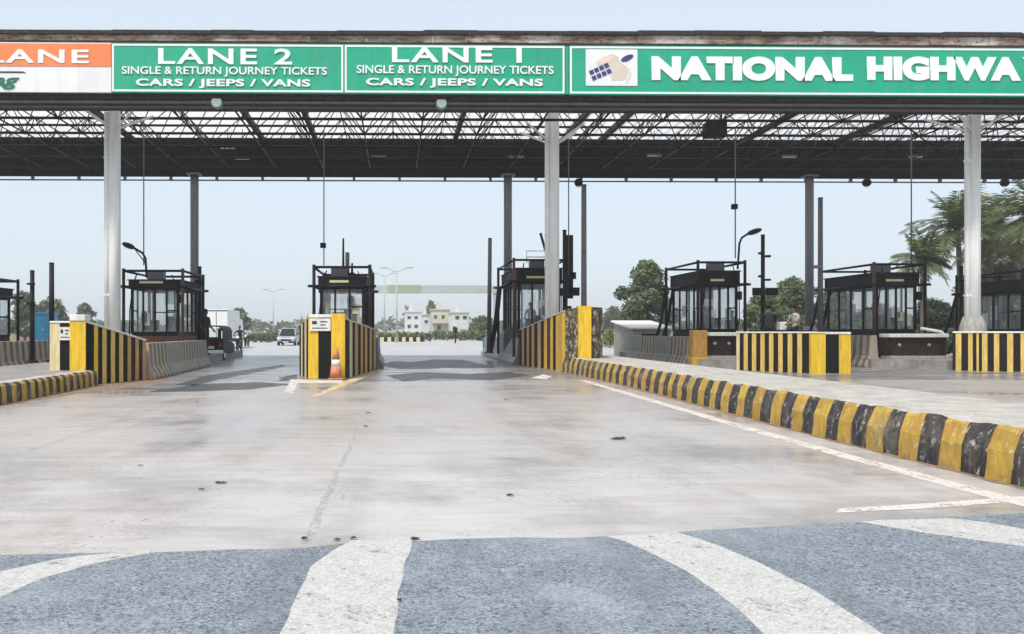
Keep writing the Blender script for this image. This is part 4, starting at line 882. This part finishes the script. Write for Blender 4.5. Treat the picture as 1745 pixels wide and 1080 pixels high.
    MB().ball((h.x, h.y - .09, h.z - .072), .022, sc=(1.1, .35, .3), seg=8, rings=5).build('mouth', M['maroon'], body)
    return body
M['shirt_dark'] = plain('dark_shirt', (.03, .032, .03), .8, .3, 6)
M['shirt_olive'] = plain('dark_trousers', (.035, .03, .025), .8, .3, 6)
M['shirt_blue'] = plain('blue_shirt', (.03, .045, .12), .8, .25, 6)
def check_shirt():
    t = NT('pale_patterned_shirt'); n = t.noise((1, 1, 1.6), 3, .7, 16)
    t.col(t.mix(t.ramp(n, .44, .52), (.12, .11, .1), (.62, .58, .5))); t.rough(.85); return t.m
M['shirt_pattern'] = check_shirt()
M['shirt_white'] = plain('pale_shirt', (.5, .5, .5), .8, .2, 6)
SIT = dict(pelvis=(0, .02, .5), waist=(0, .03, .66), chest=(0, 0, .88), neck=(0, -.02, 1.03), jaw=(0, -.06, 1.1), head=(0, -.055, 1.18), crown=(0, -.04, 1.24), lsho=(.185, 0, .96), rsho=(-.185, 0, .96), lelb=(.23, -.1, .72), relb=(-.23, -.1, .72), lwri=(.16, -.32, .66), rwri=(-.16, -.32, .66),
           lhip=(.09, 0, .47), rhip=(-.09, 0, .47), lkne=(.12, -.42, .5), rkne=(-.12, -.42, .5), lank=(.12, -.4, .09), rank=(-.12, -.4, .09), ltoe=(.13, -.56, .04), rtoe=(-.13, -.56, .04))
p = P(350, 560, 30.9); person('person in dark clothes standing beside the booth at the left of the road', (p.x, 30.9, .335), R(60), dict(lelb=(.23, .0, 1.13), lwri=(.2, -.18, .98), relb=(-.23, .02, 1.12), rwri=(-.2, -.14, .93)), 'shirt_dark', 'shirt_olive', height=1.78)
# seated man on a bench behind the striped wall
p = P(1349, 560, 27.0)
t = thing('bench', 'dark bench on a concrete block behind the striped wall', 'bench', (p.x - .1, 27.0, .3))
MB().box(p.x - 1.25, p.x + .6, 26.75, 27.3, .3, 1.2).build('block', M['jersey'], t, bevel=.02); MB().box(p.x - 1.3, p.x + .65, 26.7, 27.35, 1.201, 1.3).build('seat', M['black'], t, bevel=.01)
person('person in a pale patterned shirt sitting on the bench facing left', (p.x + .1, 27.0, .865), R(-78), dict(SIT, lkne=(.12, -.36, .49), rkne=(-.12, -.36, .49), lank=(.12, -.36, .49 - .03 - .4), rank=(-.12, -.36, .06)), 'shirt_pattern', 'shirt_olive')
q = P(1310, 560, 27.0); person('person in a dark grey shirt sitting on the bench seen from behind', (q.x, 27.0, .865), R(165), dict(SIT, lkne=(.12, -.36, .49), rkne=(-.12, -.36, .49), lank=(.12, -.36, .06), rank=(-.12, -.36, .06)), 'shirt_dark', 'shirt_olive', height=1.74)
MB().box(p.x - .46, p.x - .22, 26.85, 27.15, 1.301, 1.58).build('paper_bag', M['white_paint'], None, 'small white box on the bench beside the seated person', 'box', bevel=.02)
p = P(1516, 560, 30.2); person('person in a dark blue shirt inside the booth left of the right column', (p.x, 29.9, .45), R(-10), {}, 'shirt_blue', 'shirt_dark', height=1.62)

p = P(905, 560, 31.6); person('person in a pale shirt inside the tall centre booth', (p.x, 31.7, .75), R(15), {}, 'shirt_white', 'shirt_dark', height=1.66)
p = P(1247, 560, 30.2); person('person in a dark blue shirt inside the booth right of the round tree', (p.x, 30.2, .45), R(-20), {}, 'shirt_blue', 'shirt_dark', height=1.6)

# ------------------------------------------------------------------ vehicles
def wheel(parent, c, r, wd, axis='x', name='wheel'):
    m = MB(); d = Vector((1, 0, 0)); c = Vector(c)
    m.tube([c - d * wd / 2, c - d * wd / 2 * .99, c + d * wd / 2 * .99, c + d * wd / 2], [r * .86, r, r, r * .86], 20); w_ = m.build(name, M['rubber'], parent)
    MB().disc(c, r * .58, 'x', wd + .02).build('rim', M['silver'], w_); return w_
def car(label, x, y, mat='silver', group=None):
    t = thing('car', label, 'car', (x, y, 0), group); hw = .84
    secs = [(0, .6, .35, .72, .62, .72), (.12, .72, .24, .8, .68, .78), (1.0, .78, .22, .84, .86, .8), (1.15, .78, .22, .84, .9, .82), (2.2, .78, .22, .84, .92, .84), (3.7, .78, .24, .84, .95, .84), (4.1, .72, .3, .8, .95, .78)]
    m = MB(); rg = []
    for yy, wb, zb, wm, zt_, wt in secs: rg.append([(x - wb, y + yy, zb), (x - wm, y + yy, (zb + zt_) / 2), (x - wt, y + yy, zt_), (x + wt, y + yy, zt_), (x + wm, y + yy, (zb + zt_) / 2), (x + wb, y + yy, zb)])
    def loft(m, rg):
        n = len(rg[0]); base = sum(rg, []); fs = [[i * n + k, i * n + (k + 1) % n, (i + 1) * n + (k + 1) % n, (i + 1) * n + k] for i in range(len(rg) - 1) for k in range(n)]
        fs += [list(range(n))[::-1], [(len(rg) - 1) * n + k for k in range(n)]]; m.add(base, fs)
    loft(m, rg); m.build('body', M[mat], t, bevel=.04)
    m = MB(); loft(m, [[(x - .74, y + .95, .88), (x + .74, y + .95, .88), (x + .74, y + 1.0, .9), (x - .74, y + 1.0, .9)], [(x - .6, y + 1.65, 1.48), (x + .6, y + 1.65, 1.48), (x + .72, y + 1.7, .93), (x - .72, y + 1.7, .93)], [(x - .6, y + 3.6, 1.5), (x + .6, y + 3.6, 1.5), (x + .76, y + 3.6, .94), (x - .76, y + 3.6, .94)], [(x - .7, y + 4.0, 1.0), (x + .7, y + 4.0, 1.0), (x + .76, y + 4.0, .94), (x - .76, y + 4.0, .94)]]); m.build('window', M['glass_dark'], t)
    MB().box(x - .6, x + .6, y + 1.6, y + 3.65, 1.5, 1.55).build('roof', M[mat], t, bevel=.02)
    for s in (-1, 1):
        MB().box(x + s * .62 - .16, x + s * .62 + .16, y - .02, y + .1, .58, .72).build('headlight', M['headlight'], t, bevel=.02)
        MB().bar((x + s * .74, y + .98, .92), (x + s * .6, y + 1.66, 1.5), .06, .06).build('pillar', M[mat], t)
        MB().box(x + s * .92 - .08, x + s * .92 + .08, y + 1.15, y + 1.25, .95, 1.1).build('mirror', M['black'], t, bevel=.02)
        wheel(t, (x + s * .74, y + .75, .31), .31, .2); wheel(t, (x + s * .74, y + 3.3, .31), .31, .2)
    MB().box(x - .45, x + .45, y - .04, y + .06, .42, .56).build('grille', M['black'], t); MB().box(x - .74, x + .74, y - .08, y + .1, .22, .36).build('bumper', M['black'], t, bevel=.03)
    MB().box(x - .26, x + .26, y - .1, y - .081, .27, .36).build('number_plate', M['lamp_white'], t)
    return t
p = P(487, 588, 73); car('silver car coming along the road left of the middle island', p.x, 73)
def rickshaw(label, x, y):
    t = thing('auto_rickshaw', label, 'rickshaw', (x, y, 0)); B_ = M['black']
    m = MB(); m.prism([(y, .34), (y, .85), (y + .1, .9), (y + 1.3, .9), (y + 1.9, .8), (y + 2.45, .72), (y + 2.55, .4), (y + 2.3, .3)], 'x', x - .6, x + .6); m.build('body', M['black'], t, bevel=.05)
    m = MB(); prof = [(-.6, .9), (-.6, 1.28), (-.52, 1.45), (-.3, 1.52), (.3, 1.52), (.52, 1.45), (.6, 1.28), (.6, .9)]
    o_ = [(x + u, y + .02, z) for u, z in prof]; q_ = [(x + u * .96, y + 2.0, z) for u, z in prof]; i_ = [(x + u * .93, y + .02, .9 + (z - .9) * .93) for u, z in prof]; j_ = [(x + u * .89, y + 2.0, .9 + (z - .9) * .93) for u, z in prof]
    n = 8; base = o_ + q_ + i_ + j_; fs = []
    for k in range(n - 1): fs += [[k, k + 1, n + k + 1, n + k], [2 * n + k, 3 * n + k, 3 * n + k + 1, 2 * n + k + 1], [k, 2 * n + k, 2 * n + k + 1, k + 1], [n + k, n + k + 1, 3 * n + k + 1, 3 * n + k]]
    m.add(base, fs); m.build('hood', M['black'], t)
    MB().box(x - .52, x + .52, y + .02, y + .05, .9, 1.02).box(x - .52, x - .3, y + .02, y + .05, 1.02, 1.4).box(x + .36, x + .52, y + .02, y + .05, 1.02, 1.4).build('rear_panel', M['shirt_dark'], t)
    MB().box(x - .3, x + .36, y + .03, y + .045, 1.02, 1.4).build('rear_window', M['glass'], t)
    MB().box(x - .62, x + .62, y - .08, y + .0, .3, .46).build('bumper', M['truck_white'], t, bevel=.03)
    for s in (-1, 1):
        MB().box(x + s * .48 - .06, x + s * .48 + .06, y - .03, y + .01, .6, .78).build('tail_light', M['taillight'], t, bevel=.01); wheel(t, (x + s * .5, y + .5, .24), .24, .13)
    wheel(t, (x, y + 2.3, .24), .24, .12)
    MB().box(x - .22, x + .22, y - .03, y - .001, .52, .64).build('number_plate', M['pale_yellow'], t)
    return t
x1 = P(381, 600, 34.5).x; rickshaw('black auto rickshaw seen from behind beside the standing person', x1 - .62, 34.5)
def box_truck(label, px0, px1, py_top, Y, mat):
    x0, x1 = P(px0, 580, Y).x, P(px1, 580, Y).x; zt = P(px0, py_top, Y).z
    t = thing('truck', label, 'truck', ((x0 + x1) / 2, Y, 0))
    MB().box(x0, x1, Y, Y + 4.5, .75, zt).build('cargo_box', M[mat], t, bevel=.03)
    m = MB(); m.box(x0 + .02, x1 - .02, Y - .02, Y - .001, zt - .12, zt - .04); m.box((x0 + x1) / 2 - .02, (x0 + x1) / 2 + .02, Y - .02, Y - .001, .8, zt - .15); m.build('door_bar', M['pole_grey'], t)
    MB().prism([(Y + 4.6, .5), (Y + 6.3, .5), (Y + 6.3, 1.4), (Y + 5.9, 2.2), (Y + 4.6, 2.3)], 'x', x0 + .05, x1 - .05).build('cab', M[mat], t, bevel=.05)
    MB().box(x0 + .1, x1 - .1, Y, Y + 6, .5, .74).build('chassis', M['black'], t); MB().box(x0, x1, Y - .05, Y - .001, .45, .6).build('bumper', M['black'], t)
    for s in (x0 + .18, x1 - .18):
        wheel(t, (s, Y + 1.0, .42), .42, .28); wheel(t, (s, Y + 5.2, .42), .42, .28); MB().box(s - .12, s + .12, Y - .07, Y - .051, .62, .72).build('tail_light', M['taillight'], t)
    return t
box_truck('white box truck beyond the auto rickshaw in the left lane', 349, 388, 527, 58, 'truck_white')
def motorcycle(label, x, y, rider_label, shirt):
    t = thing('motorcycle', label, 'motorcycle', (x, y, 0), 'motorcycles coming towards the toll plaza')
    for yy in (.0, 1.25):
        m = MB(); ring = [Vector((x, y + .3 + yy + .27 * math.cos(2 * math.pi * k / 20), .3 + .27 * math.sin(2 * math.pi * k / 20))) for k in range(21)]; m.tube(ring, .045, 8); w_ = m.build('wheel', M['rubber'], t)
        MB().disc((x, y + .3 + yy, .3), .2, 'x', .02).build('rim', M['pole_grey'], w_)
    MB().tube([(x, y + .3, .3), (x, y + .5, .95)], .035, 8).tube([(x, y + .48, .8), (x, y + .95, .45), (x, y + 1.5, .35)], .05, 8).build('frame', M['dark_steel'], t)
    MB().ball((x, y + .78, .8), .2, sc=(.7, 1.2, .7)).build('tank', M['maroon'], t); MB().box(x - .12, x + .12, y + .95, y + 1.6, .72, .8).build('seat', M['black'], t, bevel=.03)
    MB().tube([(x - .34, y + .62, 1.0), (x, y + .5, .97), (x + .34, y + .62, 1.0)], .018, 8).build('handlebar', M['dark_steel'], t)
    MB().ball((x, y + .38, .88), .1).build('headlight', M['headlight'], t); MB().box(x - .14, x + .14, y + .7, y + 1.05, .3, .6).build('engine', M['pole_grey'], t, bevel=.03)
    MB().tube([(x, y + .02, .6), (x, y + .3, .63), (x, y + .5, .55)], .05, 6).build('mudguard', M['maroon'], t)
    ride = dict(pelvis=(0, .05, .9), waist=(0, .04, 1.05), chest=(0, -.02, 1.25), neck=(0, -.05, 1.4), jaw=(0, -.09, 1.47), head=(0, -.08, 1.55), crown=(0, -.065, 1.61), lsho=(.185, -.02, 1.33), rsho=(-.185, -.02, 1.33), lelb=(.32, -.2, 1.13), relb=(-.32, -.2, 1.13), lwri=(.31, -.44, 1.06), rwri=(-.31, -.44, 1.06),
                lhip=(.1, .03, .87), rhip=(-.1, .03, .87), lkne=(.2, -.36, .72), rkne=(-.2, -.36, .72), lank=(.18, -.12, .36), rank=(-.18, -.12, .36), ltoe=(.18, -.28, .3), rtoe=(-.18, -.28, .3))
    person(rider_label, (x, y + 1.12, -.02), 0, ride, shirt, 'shirt_olive')
p = P(403, 598, 52); motorcycle('nearer dark motorcycle beside the white truck', p.x, 52, 'person in a dark shirt riding the nearer motorcycle', 'shirt_dark')
p = P(417, 590, 66); motorcycle('farther motorcycle beside the white truck', p.x, 66, 'person in a pale shirt riding the farther motorcycle', 'shirt_white')
x0, x1 = P(57, 560, 40).x, P(83, 560, 40).x
t = thing('cabin', 'bright blue cabin behind the black poles at the left', 'cabin', ((x0 + x1) / 2, 40, 0))
MB().box(x0, x1, 40, 41.1, .62, 2.1).build('body', M['truck_blue'], t, bevel=.02); MB().box(x0 - .05, x1 + .05, 39.95, 41.15, 2.101, 2.2).build('roof', M['truck_blue'], t, bevel=.02)
MB().box(x0 - .03, x1 + .03, 39.97, 41.1, .5, .619).build('rail', M['truck_white'], t); MB().box(x0 + .03, x1 - .03, 40.05, 41, 0, .499).build('base', M['black'], t)
MB().box(x0 + .18, x1 - .18, 39.975, 39.998, .75, 1.95).build('door', M['truck_blue'], t, bevel=.008); MB().box(x1 - .3, x1 - .22, 39.94, 39.974, 1.3, 1.4).build('handle', M['silver'], t)

# ------------------------------------------------------------------ vegetation
def leaf_quads(m, c, rad, n, s0, rr, shell=.45, mi=0):
    for _ in range(n):
        d = Vector((rr.gauss(0, 1), rr.gauss(0, 1), rr.gauss(0, 1))).normalized(); r = (shell + (1 - shell) * rr.random()) if rr.random() < .8 else rr.random() * shell
        p = Vector((c[0] + d.x * rad[0] * r, c[1] + d.y * rad[1] * r, c[2] + d.z * rad[2] * r)); s = s0 * rr.uniform(.6, 1.4)
        a = Vector((rr.gauss(0, 1), rr.gauss(0, 1), rr.gauss(0, .6))).normalized(); b = a.cross(Vector((rr.gauss(0, 1), rr.gauss(0, 1), rr.gauss(0, 1)))).normalized()
        m.add([p - a * s, p - b * s * .45, p + a * s, p + b * s * .45], [[0, 1, 2, 3]], mi)
def tree(label, px, Y, py_top, wpx, seed, mats=('leaf', 'leaf_dark', 'leaf_light'), n=2600, leaf=.16, low=.3, group=None, z0=0):
    rr = random.Random(seed); p = P(px, py_top, Y); H = p.z; W = wpx / F * Y / 2; x = p.x
    t = thing('tree', label, 'tree', (x, Y, z0), group); m = MB()
    hb = H * low; m.tube([(x, Y, z0), (x + .05, Y, hb * .6), (x - .03, Y + .05, hb * 1.2), (x, Y, H * .7)], [W * .09 + .05, W * .07 + .04, W * .055 + .03, .03], 8)
    cl = []
    NC = 34
    for i in range(NC):
        a = i * 2.4 + rr.uniform(-.4, .4); v = (i + .5) / NC; h = hb + (H * .93 - hb) * v ** .8
        prof = math.sin(math.pi * min(1, .18 + .82 * v) ** .9) ** .6 if v < .98 else .2
        u = rr.uniform(.2, .92) * prof
        c = (x + math.cos(a) * W * u, Y + math.sin(a) * W * u, h); r = W * rr.uniform(.26, .42); cl.append((c, r))
        if i % 2: m.tube([(x, Y, hb * .8), (x + (c[0] - x) * .5, Y + (c[1] - Y) * .5, (hb + h) / 2), c], [W * .025 + .015, .025, .01], 5)
    m.build('trunk', M['trunk'], t)
    m = MB()
    for i, (c, r) in enumerate(cl):
        for k in range(3):
            leaf_quads(m, c, (r, r, r * .75), int(n / 70), leaf, rr, .35, (i + (k == 2)) % 3)
    m.build('crown', [M[q] for q in mats], t)
    return t
def palm(label, px, Y, py_top, base_px=None, seed=1, nf=20, L=2.3, group='palms behind the right booths', fan=False):
    rr = random.Random(seed); p = P(px, py_top, Y); H = p.z - L * .45; b = P(base_px or px, 560, Y)
    t = thing('palm_tree', label, 'palm', (b.x, Y, 0), group)
    MB().tube([(b.x, Y, 0), ((b.x * 2 + p.x) / 3, Y, H * .4), ((b.x + 2 * p.x) / 3, Y, H * .75), (p.x, Y, H)], [.24, .17, .15, .13], 10).build('trunk', M['palm_trunk'], t)
    m = MB(); top = Vector((p.x, Y, H))
    for i in range(nf):
        a = i * 2.399 + rr.uniform(-.2, .2); el = R(rr.uniform(-35, 80)) if i > 3 else R(75); mi = 1 if el < R(-22) else 0
        l = L * rr.uniform(.8, 1.1); d = Vector((math.cos(a) * math.cos(el), math.sin(a) * math.cos(el), math.sin(el))); pts = []
        q = top.copy(); n = 12
        for k in range(n + 1):
            pts.append(q.copy()); q = q + d * (l / n); d = (d + Vector((0, 0, -.105))).normalized()
        m.tube(pts, [.028 - .02 * k / n for k in range(n + 1)], 4, mi)
        for k in range(1, n):
            dd = (pts[k + 1] - pts[k]).normalized(); sdv = dd.cross(Vector((0, 0, 1)))
            if sdv.length < .1: continue
            sdv.normalize(); ll = l * .34 * math.sin(math.pi * (.12 + .8 * k / n)) * rr.uniform(.8, 1.15)
            for half in (0, .5):
                pb = pts[k].lerp(pts[k + 1], half)
                for s in (-1, 1):
                    tip = pb + (sdv * s * .8 + dd * .55 + Vector((0, 0, -.35 * rr.uniform(.3, 1.4)))).normalized() * ll
                    mid_ = pb.lerp(tip, .4); m.add([pb, mid_ + dd * .05, tip, mid_ - dd * .05], [[0, 1, 2, 3]], mi)
    m.build('crown', [M['frond'], M['frond_dry']], t); return t
G1 = 'trees beyond the booths on the right'
tree('round dark tree left of the first right booth', 1104, 62, 442, 100, 11, ('leaf', 'leaf_light', 'leaf_dark'), n=11000, leaf=.17, low=.18, group=G1)
tree('low light green tree behind the lane signal post', 1305, 56, 492, 78, 12, ('leaf_light', 'leaf', 'leaf_light'), n=8000, leaf=.13, low=.12, group=G1)
tree('green tree behind the seated person', 1352, 60, 470, 95, 13, ('leaf', 'leaf_light', 'leaf'), n=8000, leaf=.14, low=.12, group=G1)
tree('green tree behind the grey pole beside the right booth', 1422, 58, 492, 85, 14, ('leaf', 'leaf_light', 'leaf_dark'), n=8000, leaf=.13, low=.12, group=G1)
tree('dark bush left of the right column between the palms', 1590, 50, 515, 110, 15, ('leaf_dark', 'leaf', 'leaf_dark'), n=8000, leaf=.13, low=.1, group=G1)
tree('dark bush behind the booth at the right edge', 1705, 54, 445, 150, 16, ('leaf_dark', 'leaf', 'leaf'), n=8000, leaf=.13, low=.1, group=G1)
tree('dark bush behind the booth left of the right column', 1500, 55, 525, 110, 17, ('leaf', 'leaf_dark', 'leaf'), n=8000, leaf=.13, low=.1, group=G1)
palm('short palm right behind the booth left of the right column', 1572, 46, 418, 1574, 1, 38, 1.9)
palm('tall palm just left of the right column', 1632, 48, 352, 1640, 2, 48, 3.0)
palm('tall palm just right of the right column', 1690, 50, 358, 1684, 3, 48, 3.0)
palm('lower palm between the right column and the picture edge', 1725, 52, 400, 1722, 4, 46, 2.9)
palm('palm leaning in from the right edge of the picture', 1768, 42, 325, 1780, 5, 46, 3.0)
G2 = 'hazy trees far beyond the toll plaza'
tree('hazy tree beyond the white truck', 408, 125, 526, 46, 21, n=1500, leaf=.42, low=.1, group=G2)
tree('hazy round tree top left of the left column', 145, 130, 516, 34, 22, n=1200, leaf=.4, low=.2, group=G2)
tree('hazy tree behind the black poles at the left', 88, 110, 510, 70, 23, n=1600, leaf=.4, low=.1, group=G2)
tree('hazy tree just right of the far left booth', 42, 95, 495, 50, 27, n=1600, leaf=.34, low=.1, group=G2)
tree('hazy tree left of the tall centre booth', 822, 120, 540, 50, 24, n=1300, leaf=.38, low=.05, group=G2)
tree('hazy tree right of the centre column poles', 1046, 150, 522, 48, 25, n=1300, leaf=.45, low=.1, group=G2)
tree('small hazy tree rising behind the far white houses', 735, 230, 510, 22, 26, n=700, leaf=.5, low=.4, group=G2)
m = MB(); rr = random.Random(31)
for i in range(520):
    x = rr.uniform(-170, 190); h = 4.5 + 4.5 * (mnoise.noise(Vector((x * .03, 1.7, 0))) + .4) ; h = max(2.5, h)
    leaf_quads(m, (x, 255 + rr.uniform(-14, 14), h * rr.uniform(.25, .75)), (4, 4, h * .35), 16, 1.3, rr, .4, rr.randrange(2))
m.build('tree_line', [M['leaf'], M['leaf_dark']], None, 'continuous hazy tree line along the horizon', 'trees', kind='stuff')
def hedge(label, px0, px1, Y, h, mats, seed, leaf=.12, n=1400):
    x0, x1 = P(px0, 580, Y).x, P(px1, 580, Y).x; rr = random.Random(seed); m = MB()
    for i in range(24):
        c = (x0 + (x1 - x0) * (i + .5) / 24, Y + rr.uniform(-.4, .4), h * .5); leaf_quads(m, c, ((x1 - x0) / 18, .6, h * .5 * rr.uniform(.7, 1.15)), n // 24, leaf, rr, .5, rr.randrange(len(mats)))
    m.build('hedge', [M[q] for q in mats], None, label, 'hedge', kind=None)
hedge('yellowish green hedge right of the centre island nose', 1030, 1072, 62, 1.5, ('hedge_yellow', 'leaf_light'), 3)
hedge('low green hedge along the far road beside the silver car', 425, 470, 95, 1.2, ('leaf_light', 'leaf'), 4, .2)
hedge('low yellowish hedge beyond the lane right of the middle island', 645, 735, 105, 1.3, ('leaf_light', 'hedge_yellow', 'leaf'), 5, .22, 1800)
hedge('low green hedge in front of the far white houses', 740, 835, 115, 1.5, ('leaf', 'leaf_light'), 6, .24, 1800)
hedge('dark hedge behind the first right booth', 1240, 1420, 49, 1.3, ('leaf', 'leaf_light'), 7, .12, 4200)
hedge('dark green hedge behind the right column walls', 1480, 1800, 46, 1.5, ('leaf_dark', 'leaf'), 8, .13, 6000)

# ------------------------------------------------------------------ far buildings, gantry and road lights
def house(label, px0, px1, py_top, Y, mat, wins, depth=7, balcony=False, group='white houses far beyond the plaza'):
    x0, x1 = P(px0, 570, Y).x, P(px1, 570, Y).x; zt = P(px0, py_top, Y).z
    t = thing('house', label, 'house', ((x0 + x1) / 2, Y, 0), group)
    MB().box(x0, x1, Y, Y + depth, 0, zt).build('wall', M[mat], t); MB().box(x0 - .25, x1 + .25, Y - .25, Y + depth + .25, zt + .001, zt + .25).build('roof', M['house_cream'], t)
    m = MB(); frame_strips(m, x0, x1, 0, 0, 0, Y, Y) if False else None
    for px, py, wp, hp in wins:
        p = P(px, py, Y); s = Y / F; f = MB().box(p.x - wp * s / 2, p.x + wp * s / 2, Y - .06, Y - .001, p.z - hp * s / 2, p.z + hp * s / 2).build('window', M['window_dark'], t)
        MB().box(p.x - wp * s / 2 - .1, p.x + wp * s / 2 + .1, Y - .3, Y - .061, p.z + hp * s / 2, p.z + hp * s / 2 + .12).build('sunshade', M[mat], f)
    if balcony:
        MB().box(x0 + .2, x1 - .2, Y - 1.2, Y - .001, zt * .5, zt * .5 + .15).build('balcony', M[mat], t); MB().box(x0 + .2, x1 - .2, Y - 1.2, Y - 1.1, zt * .5 + .151, zt * .5 + 1).build('parapet', M['house_cream'], t)
    MB().box(x0 + (x1 - x0) * .3, x0 + (x1 - x0) * .55, Y + 2, Y + 4.5, zt + .251, zt + 2).build('stair_tower', M[mat], t)
    return t
house('white house with two dark windows left of the tall centre booth', 768, 799, 533, 180, 'house_white', [(779, 541, 6, 6), (792, 541, 6, 6), (774, 560, 5, 8)])
house('cream house with a balcony between its white neighbours', 735, 767, 528, 195, 'house_cream', [(742, 540, 4, 6), (755, 540, 4, 6), (748, 558, 6, 8)], balcony=True)
house('grey white house just right of the far lamp posts', 690, 718, 532, 190, 'house_white', [(697, 541, 5, 5), (709, 541, 5, 5), (697, 556, 5, 6), (709, 556, 5, 6)])
house('narrow pale house between the grey white house and the balcony house', 719, 733, 537, 205, 'house_white', [(726, 548, 5, 5)])
house('terracotta house behind the black poles at the far left', 22, 62, 545, 120, 'house_red', [(32, 556, 5, 7), (47, 556, 5, 7)], group=None)
YG = 128; t = thing('gantry', 'pale green grey gantry spanning the far road', 'gantry', (P(735, 560, YG).x, YG, 0))
x0, x1 = P(628, 490, YG).x, P(850, 490, YG).x; xm, xk = P(662, 490, YG).x, P(716, 490, YG).x
z0, z1 = P(735, 499, YG).z, P(735, 486, YG).z
MB().box(x0, x1, YG, YG + 1.2, z0, z1).build('beam', M['gantry'], t); MB().box(xm, xk, YG - .12, YG - .001, z0 - .1, z1 + .05).build('panel', M['gantry_sign'], t)
for x in (x0 + .4, x1 - .4): MB().box(x - .35, x + .35, YG + .2, YG + 1, 0, z0).build('post', M['gantry'], t)
def road_light(px, Y, py_top, label, arms=(-1, 1)):
    p = P(px, py_top, Y); t = thing('street_light', label, 'street light', (p.x, Y, 0), 'street lights along the far road')
    MB().tube([(p.x, Y, 0), (p.x, Y, p.z)], [.12, .07], 8).build('post', M['gantry'], t)
    for s in arms:
        MB().tube([(p.x, Y, p.z - .1), (p.x + s * 1.1, Y, p.z + .35)], .05, 6).build('arm', M['gantry'], t); MB().ball((p.x + s * 1.5, Y, p.z + .42), .45, sc=(1.1, .35, .2)).build('lamp_head', M['gantry'], t)
road_light(676, 92, 462, 'double armed street light just right of the middle booth'); road_light(655, 118, 470, 'farther street light left of the double armed one'); road_light(466, 140, 497, 'faint street light beyond the silver car')
# far painted kerb and low wall
m = MB(); x0, x1 = P(648, 574, 100).x, P(722, 574, 100).x; n = 12
for i in range(n): m.box(x0 + (x1 - x0) * i / n, x0 + (x1 - x0) * (i + 1) / n, 100, 100.4, 0, .55, i % 2)
m.build('striped_kerb', [M['pale_yellow'], M['black']], None, 'short far yellow and black kerb across the road beyond the right lane', 'kerb')
p = P(776, 584, 88); t = thing('post_box', 'small dark sign post standing by the far road', 'post', (p.x, 88, 0)); MB().tube([(p.x, 88, 0), (p.x, 88, 1.7)], .09, 8).build('post', M['dark_steel'], t); MB().box(p.x - .25, p.x + .25, 87.85, 87.9, 1.1, 1.7).build('plate', M['dark_steel'], t)
x0, x1 = P(822, 580, 44.5).x, P(837, 580, 44.5).x; t = thing('bin', 'dark green bin at the far end of the centre island barriers', 'bin', ((x0 + x1) / 2, 44.5, 0))
MB().tube([((x0 + x1) / 2, 44.5, .05), ((x0 + x1) / 2, 44.5, .95)], [.2, .25], 16).build('body', M['leaf_dark'] if False else M['letter_green'], t); MB().disc(((x0 + x1) / 2, 44.5, .98), .27, 'z', .06).build('lid', M['black'], t)

# ------------------------------------------------------------------ haze
hz = bpy.data.materials.new('haze'); hz.use_nodes = True; t_ = hz.node_tree; t_.nodes.clear()
pv = t_.nodes.new('ShaderNodeVolumePrincipled'); pv.inputs['Density'].default_value = .0011; pv.inputs['Color'].default_value = (.97, .985, 1, 1); pv.inputs['Anisotropy'].default_value = .1
ot = t_.nodes.new('ShaderNodeOutputMaterial'); t_.links.new(pv.outputs[0], ot.inputs['Volume'])
MB().box(-260, 280, -40, 430, -1.2, 13).build('haze', hz, None, 'thin pale haze over the whole plaza', 'haze', kind='stuff')
